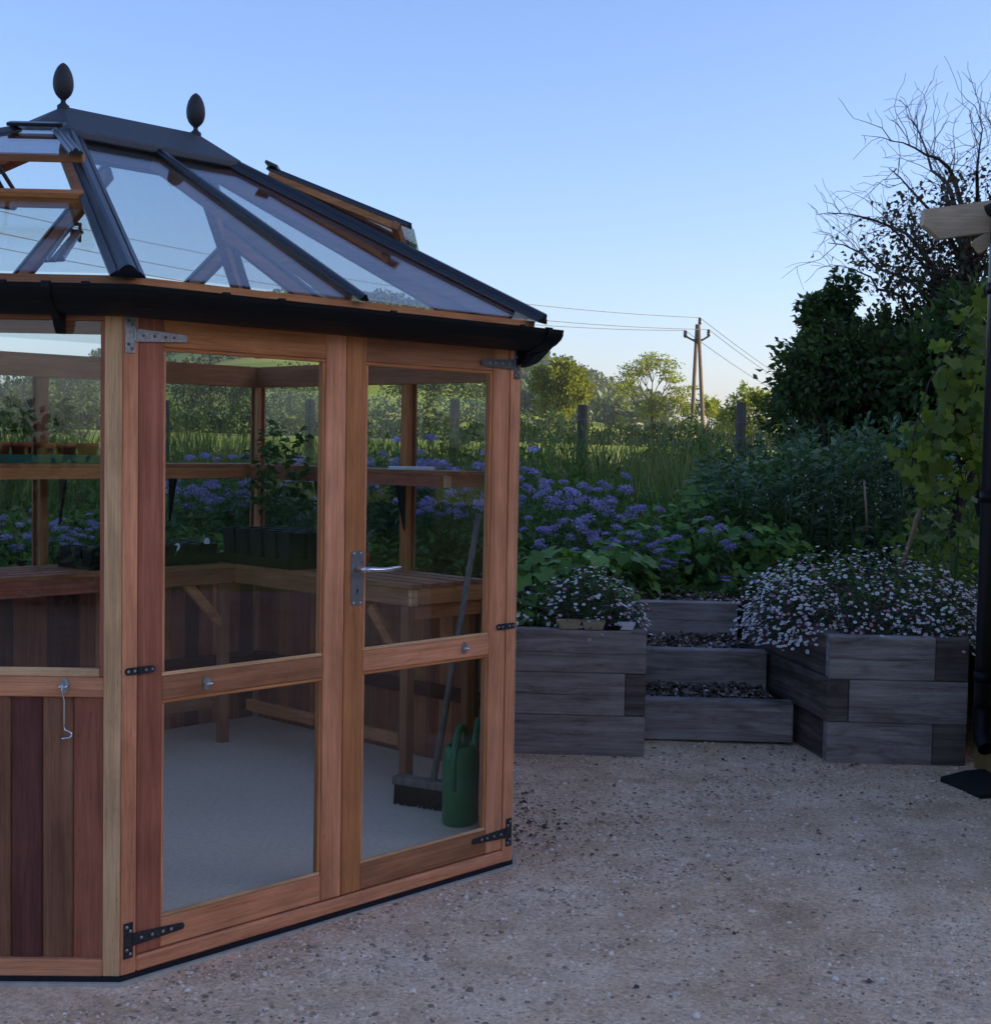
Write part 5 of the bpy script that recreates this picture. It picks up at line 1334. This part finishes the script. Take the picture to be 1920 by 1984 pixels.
# --- dark shrubs and purple leaved tree at the right
def limb(m, pts, r0, r1, n=6):
    k = len(pts); m.tube(pts, [r0 + (r1 - r0) * i / (k - 1) for i in range(k)], n, False)
def wander(a, b, k, amp, r):
    a, b = Vector(a), Vector(b); L = (b - a).length; out = [a]
    for i in range(1, k): out.append(a.lerp(b, i / k) + Vector((r.gauss(0, amp * L), r.gauss(0, amp * L), r.gauss(0, amp * L) + .06 * L * math.sin(PI * i / k))))
    return out + [b]
def big_tree():
    r = random.Random(12); base = Vector((4.05, 11.2, .62)); t = thing('purple_leaved_tree', 'dark purple leaved tree with bare upper twigs at the top right', 'tree', base)
    m = MB(); tw = MB(); parts = []; trunk_top = W2(1880, 700, 11.2)
    limb(m, [p - base for p in wander(base, trunk_top, 4, .02, r)], .10, .07, 8)
    L = [((1885, 690), (1890, 420), (1893, 330), (1897, 225)), ((1880, 560), (1845, 380), (1805, 330), (1770, 235)), ((1880, 520), (1850, 350), (1795, 300), (1722, 272)), ((1880, 640), (1850, 480), (1790, 395), (1722, 325)), ((1875, 660), (1800, 505), (1730, 440), (1605, 412)), ((1870, 690), (1790, 570), (1700, 520), (1604, 470)), ((1860, 720), (1760, 600), (1700, 560), (1655, 520)), ((1870, 600), (1860, 470), (1835, 380), (1850, 300)), ((1880, 600), (1915, 430), (1935, 330), (1925, 240)), ((1885, 640), (1940, 520), (2000, 420), (2060, 330)), ((1885, 680), (1960, 620), (2060, 560), (2150, 500)), ((1870, 690), (1820, 560), (1760, 480), (1700, 420))]
    def sub(pts, depth, rad):
        # side twigs off a limb
        for q in range(len(pts) - 1):
            cnt = (2 if depth == 0 else 1)
            for _ in range(cnt):
                f = r.random(); p = pts[q].lerp(pts[q + 1], f); d = (pts[q + 1] - pts[q]).normalized(); s = Vector((r.gauss(0, 1), r.gauss(0, 1), r.gauss(.3, 1))).normalized()
                dr = (d * .7 + s * .8).normalized(); ln = r.uniform(.22, .55) * (1 if depth == 0 else .55); e = p + dr * ln
                tp = wander(p, e, 3, .05, r); limb(tw, tp, rad * .26, .0016, 4)
                yield_pts.append((tp, depth))
                if depth == 0: sub(tp, 1, rad * .5)
    yield_pts = []
    for l in L:
        Y = 11.2; pts = []
        for q, (px, py) in enumerate(l): Y = 11.2 + r.uniform(-.9, .9) * (q / 3); pts.append(W2(px, py, Y) - base)
        sm = []
        for q in range(3): sm += wander(pts[q], pts[q + 1], 3, .02, r)[:-1]
        sm.append(pts[3]); limb(m, sm, .026, .003, 6); sub(sm, 0, .016)
    m.build('trunk', 'branch', t); tw.build('twigs', 'twig_pale', t)['kind'] = 'stuff'
    # leaves sit on the lower and inner twigs, the outer ones are bare
    c = np.array(W2(1900, 610, 11.2) - base); Pl = []
    for tp, dep in yield_pts:
        p = np.array(tp[-1]); q = np.linalg.norm((p - c) / [1.1, 1.5, 1.0])
        bare = np.clip((q - .38) / .85, 0, 1)
        for _ in range(int(17 * (1 - bare))): i = r.randrange(len(tp) - 1); Pl.append(np.array(tp[i].lerp(tp[i + 1], r.random())))
    Pl = np.array(Pl) + rng.normal(size=(len(Pl), 3)) * .06; n = len(Pl)
    V, F, T = leaf_arrays(Pl, rng.normal(size=(n, 3)) + [0, 0, -.2], rng.uniform(.035, .07, n), .62)
    tag(obj('crown', npmesh('crown', V, F, 'leaf_purple', T), t), kind='stuff')
big_tree()

def shrub(name, label, cat, base, blobs, mat, lsize, n, seed, group=None, clump=.22, trunk='branch', sprigs=0, aspect=.55):
    """shrub or small tree: stems plus leaves gathered in clumps on several ellipsoids (centre, radii)"""
    r = np.random.default_rng(seed); base = np.array(base, float); t = thing(name, label, cat, tuple(base), 0, group); m = MB(); parts = []; R3 = random.Random(seed)
    vol = np.array([b[1][0] * b[1][2] for b in blobs]); vol = vol / vol.sum()
    for (c, rad), sh in zip(blobs, vol):
        c = np.array(c, float) - base; rad = np.array(rad, float); k = max(4, int(n * sh / 42))
        cc, cd = ball(k, c, rad * .9, .55)
        lp = [Vector((R3.gauss(0, .03), R3.gauss(0, .03), 0)), Vector(tuple(c * .5)) + Vector((R3.gauss(0, .08), 0, .0)), Vector(tuple(c))]
        limb(m, lp, .035 * rad[0] + .012, .012, 6)
        for q in range(min(k, 26)): limb(m, wander(tuple(c), tuple(cc[q]), 3, .05, R3), .012, .003, 4)
        ci = r.integers(0, k, int(n * sh)); mm = len(ci); d = r.normal(size=(mm, 3)); P = cc[ci] + d * (clump * rad.mean() * .55)
        D = unit(cd[ci] * .7 + d * .45 + np.array([0, 0, -.15]) + r.normal(size=(mm, 3)) * .35)
        tint = np.clip(.5 + .28 * (r.random(k)[ci] - .5) * 2 + r.normal(size=mm) * .2, 0, 1)
        parts.append(leaf_arrays(P, D, r.uniform(.65, 1.3, mm) * lsize, aspect, tint=tint, up=unit(r.normal(size=(mm, 3)) + np.array([0, 0, .35]))))
        for s in range(int(sprigs * sh)):   # shoots sticking out of the outline
            dd = unit(r.normal(size=3) * [1, .6, .6] + [0, 0, .8]); p0 = c + dd * rad * .85; p1 = p0 + dd * r.uniform(.15, .42) * rad.mean()
            limb(m, [Vector(tuple(p0)), Vector(tuple(p1))], .006, .002, 4); q = 14; tt = r.uniform(.1, 1, q)[:, None]
            parts.append(leaf_arrays(p0 + (p1 - p0) * tt, unit(dd + r.normal(size=(q, 3)) * .9), r.uniform(.5, .9, q) * lsize, aspect))
    V, F, T = join_arrays(parts); m.build('trunk', trunk, t); tag(obj('crown', npmesh('crown', V, F, mat, T), t), kind='stuff'); return t
def B(px, py, Y, rx, rz, ry=None): p = W2(px, py, Y); k = Y / FPX; return (tuple(p), (rx * k, (ry or rx) * k, rz * k))
p = W2(1640, 900, 10.9)
shrub('dark_shrub', 'dense dark green shrub with ragged top left of the purple tree', 'shrub', (p.x, 10.9, .6), [B(1640, 720, 10.9, 135, 85), B(1725, 690, 11.1, 105, 85), B(1565, 745, 10.8, 60, 50), B(1600, 640, 11.0, 55, 60), B(1632, 575, 11.0, 30, 58), B(1570, 590, 11.0, 24, 34), B(1600, 800, 11.6, 120, 60), B(1740, 780, 11.6, 110, 80)], 'leaf_dark', .062, 19000, 21, sprigs=130, clump=.26)
p = W2(1830, 900, 10.6)
shrub('dark_shrub', 'dark broad leaved shrub below the purple tree, behind the vine', 'shrub', (p.x, 10.6, .6), [B(1800, 720, 10.5, 110, 95), B(1890, 660, 10.6, 90, 100), B(1950, 720, 10.4, 110, 140), B(1860, 820, 10.8, 120, 80)], 'leaf_dark', .085, 11000, 22, sprigs=40, aspect=.62, clump=.26)
# ------------------------------------------------------------------ wire fence at the end of the garden
fe = thing('wire_fence', 'wire stock fence on rough grey wooden posts behind the garden', 'fence')
FY = 15.0; posts = []
for k, (px, top, w_) in enumerate(((-190, 770, .05), (60, 772, .05), (320, 775, .05), (600, 774, .052), (881, 772, .055), (1130, 784, .055), (1436, 779, .055), (1700, 790, .05))):
    p = W2(px, top, FY); z0 = float(height(p.x, FY)); m = MB()
    j = rnd.uniform(-.01, .01)
    m.tube([(p.x + j, FY, z0 - .1), (p.x, FY, z0 + .6), (p.x - j, FY, p.z - .02), (p.x - j, FY, p.z)], [w_ * 1.0, w_ * 1.02, w_, w_ * .86], 9); m.build('post', 'post_grey_v', fe, True); posts.append((p.x, z0, p.z))
for f in (.55, .72, .9):
    pts = []
    for i in range(len(posts) - 1):
        for s in range(4):
            q = s / 4; a, b = posts[i], posts[i + 1]; x = a[0] + (b[0] - a[0]) * q; z = (a[1] + f * 1.2) * (1 - q) + (b[1] + f * 1.2) * q - .02 * math.sin(PI * q); pts.append((x, FY - .06, z))
    MB().tube(pts, .0035, 4, False).build('wire', 'wire', fe)
# wire mesh on the fence
m = MB(); x0, x1 = posts[0][0], posts[-1][0]; x = x0
while x < x1:
    z0 = float(height(x, FY)); m.tube([(x, FY - .055, z0 + .1), (x, FY - .055, z0 + 1.05)], .0015, 3, False); x += .15
for f in (.2, .35, .5): m.tube([(x0 + (x1 - x0) * i / 20, FY - .055, float(height(x0 + (x1 - x0) * i / 20, FY)) + f) for i in range(21)], .0015, 3, False)
m.build('mesh', 'wire', fe)['kind'] = 'stuff'

# ------------------------------------------------------------------ overhead line
PD = 100.0
pt_top = W2(1354, 628, PD); pp = thing('power_pole', 'two legged wooden electricity pole with three insulators', 'power pole', (pt_top.x, PD, float(height(pt_top.x, PD))))
o3 = Vector(pp.location); s_ = PD / FPX
def L3(px, py, d=PD): return W2(px, py, d) - o3
for (px, d) in ((1338, PD + .35), (1364, PD - .35)):
    a = L3(px, 870, d); a.z = -.3; b = L3(1350.5 if px < 1350 else 1353.5, 628, PD + (.12 if px < 1350 else -.12)); MB().tube([a, a.lerp(b, .5), b], [.17, .15, .125], 10).build('leg', 'pole_v', pp, True)
m = MB(); c = L3(1352, 664); l, r_ = L3(1328, 651), L3(1373, 651)
MB().tube([l, c, r_], .07, 6).build('crossarm', 'insulator', pp)
MB().tube([L3(1341, 657), L3(1364, 657)], .03, 5).build('brace', 'insulator', pp); MB().tube([L3(1347, 753), L3(1359, 753)], .05, 5).build('brace', 'pole_v', pp)
INS = []
for (px, py0, py1) in ((1327.5, 653, 640), (1373, 651, 638), (1356, 628, 615)):
    b, tpt = L3(px, py0), L3(px, py1); h = (tpt - b).z; MB().lathe(b, [(.05, -.05), (.09, .0), (.16, h * .25), (.10, h * .4), (.16, h * .55), (.10, h * .7), (.15, h * .82), (.08, h)], 10).build('insulator', 'insulator', pp, True); INS.append(tpt + o3)
ends_l = [W2(-260, 300, 58), W2(-180, 400, 58), W2(-240, 345, 58)]; ends_l = [W2(-300, 420, 55), W2(-260, 395, 55), W2(-340, 330, 55)]
ends_r = [W2(1620, 810, 190), W2(1640, 800, 190), W2(1650, 800, 190)]
for k, lb_ in enumerate(('lowest of the overhead cables, from the left insulator', 'middle overhead cable, from the right insulator', 'top overhead cable, from the pole head insulator')):
    pts = []
    for a, b, sag in ((ends_l[k], INS[k], 1.1), (INS[k], ends_r[k], .8)):
        for i in range(24): q = i / 24; p = a.lerp(b, q); p.z -= sag * 4 * q * (1 - q); pts.append(p)
    pts.append(ends_r[k]); o = MB().tube(pts, .022, 5, False).build('power_cable', 'cable'); tag(o, lb_, 'cable')

# ------------------------------------------------------------------ far trees, hedges, woods
def far_blob(Y, px, py, rx, rz): k = Y / FPX; p = W2(px, py, Y); return (tuple(p), (rx * k, rx * k * .9, rz * k))
def far_tree(label, Y, px, blobs, mat, n, lsize, seed, name='field_tree', clump=.25, cat='tree'):
    p = W2(px, 850, Y); shrub(name, label, cat, (p.x, Y, float(height(p.x, Y))), [far_blob(Y, *b) for b in blobs], mat, lsize, n, seed, None, clump, 'field_hedge_bark')
far_tree('round crowned bright green tree catching the evening sun', 120, 1083, [(1085, 748, 52, 42), (1060, 735, 34, 30), (1112, 755, 32, 34), (1090, 722, 34, 20), (1080, 785, 44, 24)], 'leaf_tree', 9000, .34, 51)
# airy tree: radiating limbs with flat leaf pads
def airy():
    Y = 150; p0 = W2(1265, 850, Y); base = Vector((p0.x, Y, float(height(p0.x, Y)))); t = thing('field_tree', 'airy umbrella crowned tree with visible branches left of the pole', 'tree', base); r = random.Random(3); m = MB(); parts = []; k = Y / FPX
    fork = W2(1264, 800, Y) - base; limb(m, [Vector((0, 0, 0)), fork * .6, fork], .26, .18, 8)
    for q in range(9):
        a = PI * (q + .5) / 9; knee = W2(1264 - 34 * math.cos(a), 790 - 48 * math.sin(a) * r.uniform(.8, 1.1), Y + r.uniform(-1.6, 1.6)) - base
        limb(m, wander(fork, knee, 4, .04, r), .085, .05, 5)
        for w_ in range(5):
            a2 = a + r.uniform(-.30, .30); rr = r.uniform(.72, 1.02); tip = W2(1264 - 74 * math.cos(a2) * rr, 786 - 100 * math.sin(a2) * rr, Y + r.uniform(-3.5, 3.5)) - base
            pts = wander(knee, tip, 4, .05, r); limb(m, pts, .045, .015, 4)
            for s in range(4):
                c = np.array(pts[-1 - (s % 2)]) + np.array([r.gauss(0, .5), r.gauss(0, .6), r.gauss(0, .14)]); n = 19
                P = c + rng.normal(size=(n, 3)) * [.40, .40, .12]; parts.append(leaf_arrays(P, rng.normal(size=(n, 3)) * [1, 1, .5], rng.uniform(.2, .36, n), .6, up=unit(rng.normal(size=(n, 3)))))
    V, F, T = join_arrays(parts); m.build('trunk', 'field_hedge_bark', t); tag(obj('crown', npmesh('crown', V, F, 'leaf_tree', T), t), kind='stuff')
airy()
far_tree('low bush around the foot of the airy tree', 148, 1262, [(1262, 790, 30, 22), (1300, 790, 36, 18)], 'leaf_tree', 1500, .34, 52, 'field_bush', cat='bush')
far_tree('small sunlit tree directly behind the pole legs', 112, 1375, [(1372, 788, 30, 24), (1392, 792, 16, 16)], 'leaf_tree', 1200, .26, 53)
far_tree('feathery sunlit bush right of the pole, below the dark shrub', 62, 1455, [(1450, 790, 48, 40), (1462, 762, 30, 24), (1500, 800, 40, 40), (1425, 815, 40, 30)], 'leaf_tree', 4200, .17, 54, 'field_bush', cat='bush')
far_tree('dark thorn bush between fence and pole', 24, 1300, [(1310, 890, 70, 32), (1260, 900, 60, 26), (1360, 880, 50, 30)], 'leaf_hedge', 3200, .085, 55, 'field_bush', cat='bush')

def hedge(label, pts, hgt, wid, n, lsize, mat, seed, name='hedgerow', gaps=0.15):
    r = np.random.default_rng(seed); pts = np.array(pts, float); base = pts[0].copy(); t = thing(name, label, 'hedge', (base[0], base[1], float(height(base[0], base[1]))))
    seg = np.linalg.norm(np.diff(pts, axis=0), axis=1); cum = np.concatenate([[0], np.cumsum(seg)]); s = r.uniform(0, cum[-1], n)
    x = np.interp(s, cum, pts[:, 0]); y = np.interp(s, cum, pts[:, 1]); lump = .72 + .22 * np.sin(s * 2.1 / hgt + 1) * np.sin(s * .83 / hgt) + .20 * np.sin(s * 5.3 / hgt)
    a = r.uniform(0, PI, n); q = r.random(n) ** .35; z = height(x, y) + np.maximum(.02, np.sin(a) * q) * hgt * lump * 1.05; off = np.cos(a) * q * wid * .5
    P = np.stack([x + r.normal(size=n) * .1, y + off, z], -1); o = np.array(t.location); D = unit(np.stack([r.normal(size=n), np.cos(a) + r.normal(size=n) * .5, np.sin(a) + r.normal(size=n) * .5], -1))
    tint = np.clip(.45 + .25 * np.sin(s / hgt * 1.3) + r.normal(size=n) * .22, 0, 1)
    V, F, T = leaf_arrays(P - o, D, r.uniform(.6, 1.3, n) * lsize, .65, tint=tint, up=unit(r.normal(size=(n, 3)))); tag(obj('foliage', npmesh('foliage', V, F, mat, T), t), kind='stuff')
    m = MB()
    for k in range(14):
        q = (k + .5) / 14 * cum[-1]; hx, hy = float(np.interp(q, cum, pts[:, 0])), float(np.interp(q, cum, pts[:, 1])); hz = float(height(hx, hy)); m.tube([(hx - o[0], hy - o[1], hz - o[2] - .1), (hx - o[0], hy - o[1], hz - o[2] + hgt * .6)], [.09, .04], 5, False)
    m.build('stems', 'field_hedge_bark', t)['kind'] = 'stuff'
hedge('long dark hedge across the field behind the fence', [(-44, 92), (-20, 96), (0, 96), (24, 92)], 2.0, 2.4, 22000, .26, 'leaf_hedge', 71)
hedge('hedge at the foot of the hill seen through the doors', [(-70, 190), (-30, 200), (10, 205)], 3.0, 3.2, 5000, .5, 'leaf_wood', 72)
hedge('second hedge line up the hillside', [(-100, 265), (-55, 285), (0, 290), (20, 285)], 3.4, 4.0, 5000, .7, 'leaf_wood', 73)
hedge('third hedge line up the hillside', [(-120, 345), (-60, 372), (0, 375)], 4.0, 4.5, 4500, .8, 'leaf_wood', 74)
hedge('highest hedge line below the woods', [(-150, 430), (-80, 455), (0, 450)], 4.5, 5, 4500, .9, 'leaf_wood', 75)
for k, (px, Y, h, w_, lb_) in enumerate(((368, 210, 5.5, 5, 'dark field tree seen through the left door, nearest the door post'), (405, 240, 6.5, 6, 'dark field tree seen through the left door, second from the post'), (452, 215, 6, 5, 'dark round field tree left of the inner corner post'), (560, 190, 7, 9, 'wide dark field tree right of the inner corner post'), (835, 220, 9, 6, 'pale green tree on the slope seen through the right door'), (770, 240, 7, 6, 'dark hillside tree left of the inner post in the right door'), (920, 180, 9, 8, 'dark hillside tree by the right door stile'), (40, 150, 6, 9, 'low tree group seen at the far left of the window'), (120, 170, 7, 8, 'field tree seen through the window left of the doors'))):
    x = (px - 960) / FPX * Y; z = float(height(x, Y)); shrub('field_tree', lb_, 'tree', (x, Y, z), [((x, Y, z + h * .58), (w_ * .5, w_ * .5, h * .42)), ((x + w_ * .2, Y, z + h * .35), (w_ * .4, w_ * .4, h * .3))], 'leaf_wood', .5, 1300, 80 + k, None, .3, 'field_hedge_bark')
def woods():
    n = 1250; r = np.random.default_rng(5); parts = []; c = 0
    while c < n:
        t = r.uniform(-.42, .12); Y = r.uniform(440 if t < .0 else 260, 800); x = t * Y; z = float(height(x, Y)); g = math.exp(-((t + .115) / .205) ** 2)
        if r.random() > (np.clip((Y - 430) / 160, 0, 1) * (1.0 if t > -.30 else .35) if t < .0 else 1.0): continue
        h = r.uniform(6.5, 12) * (Y / 760) ** .8; k = 60; d = unit(r.normal(size=(k, 3))); P = np.array([x, Y, z + h * .55]) + d * [h * .42, h * .42, h * .46] * (r.random(k) ** .3)[:, None]
        parts.append(leaf_arrays(P, d + r.normal(size=(k, 3)) * .6, r.uniform(1.0, 2.3, k), .75, up=unit(r.normal(size=(k, 3))), tint=np.clip(r.random() * .7 + r.normal(size=k) * .15, 0, 1))); c += 1
    V, F, T = join_arrays(parts); o = obj('woodland', npmesh('woodland', V, F, 'leaf_wood', T)); tag(o, 'wooded crest of the hill in the distance', 'woodland', kind='stuff')
woods()
# low wooded skyline at the right, far off
hedge('far low line of trees on the horizon behind the pole', [(10, 420), (60, 400), (150, 380)], 5.0, 8, 3500, 1.1, 'leaf_wood', 76, 'tree_line')
# tall hedge behind the photographer, mirrored faintly in the window left of the doors
hedge('tall garden hedge behind the viewpoint, mirrored in the left window', [(-9, -5.2), (-3, -5.6), (3.5, -5.2)], 3.0, 1.6, 9000, .13, 'leaf_hedge', 77, 'garden_hedge')

# ------------------------------------------------------------------ evening haze over the valley
hb = MB().box((-1750, -1750, -3), (3500, 0, 0), (0, 3500, 0), (0, 0, 103), .01)
hm = bpy.data.materials.new('haze_air'); hm.use_nodes = True; hn = hm.node_tree
hn.nodes.remove(hn.nodes['Principled BSDF'])
pv = hn.nodes.new('ShaderNodeVolumePrincipled'); pv.inputs['Color'].default_value = (.88, .93, 1.0, 1); pv.inputs['Density'].default_value = 0.0002; pv.inputs['Anisotropy'].default_value = 0.3
hn.links.new(pv.outputs[0], hn.nodes['Material Output'].inputs['Volume'])
ho_ = hb.build('haze', hm); tag(ho_, 'thin blue evening haze over the valley', 'haze', kind='stuff')
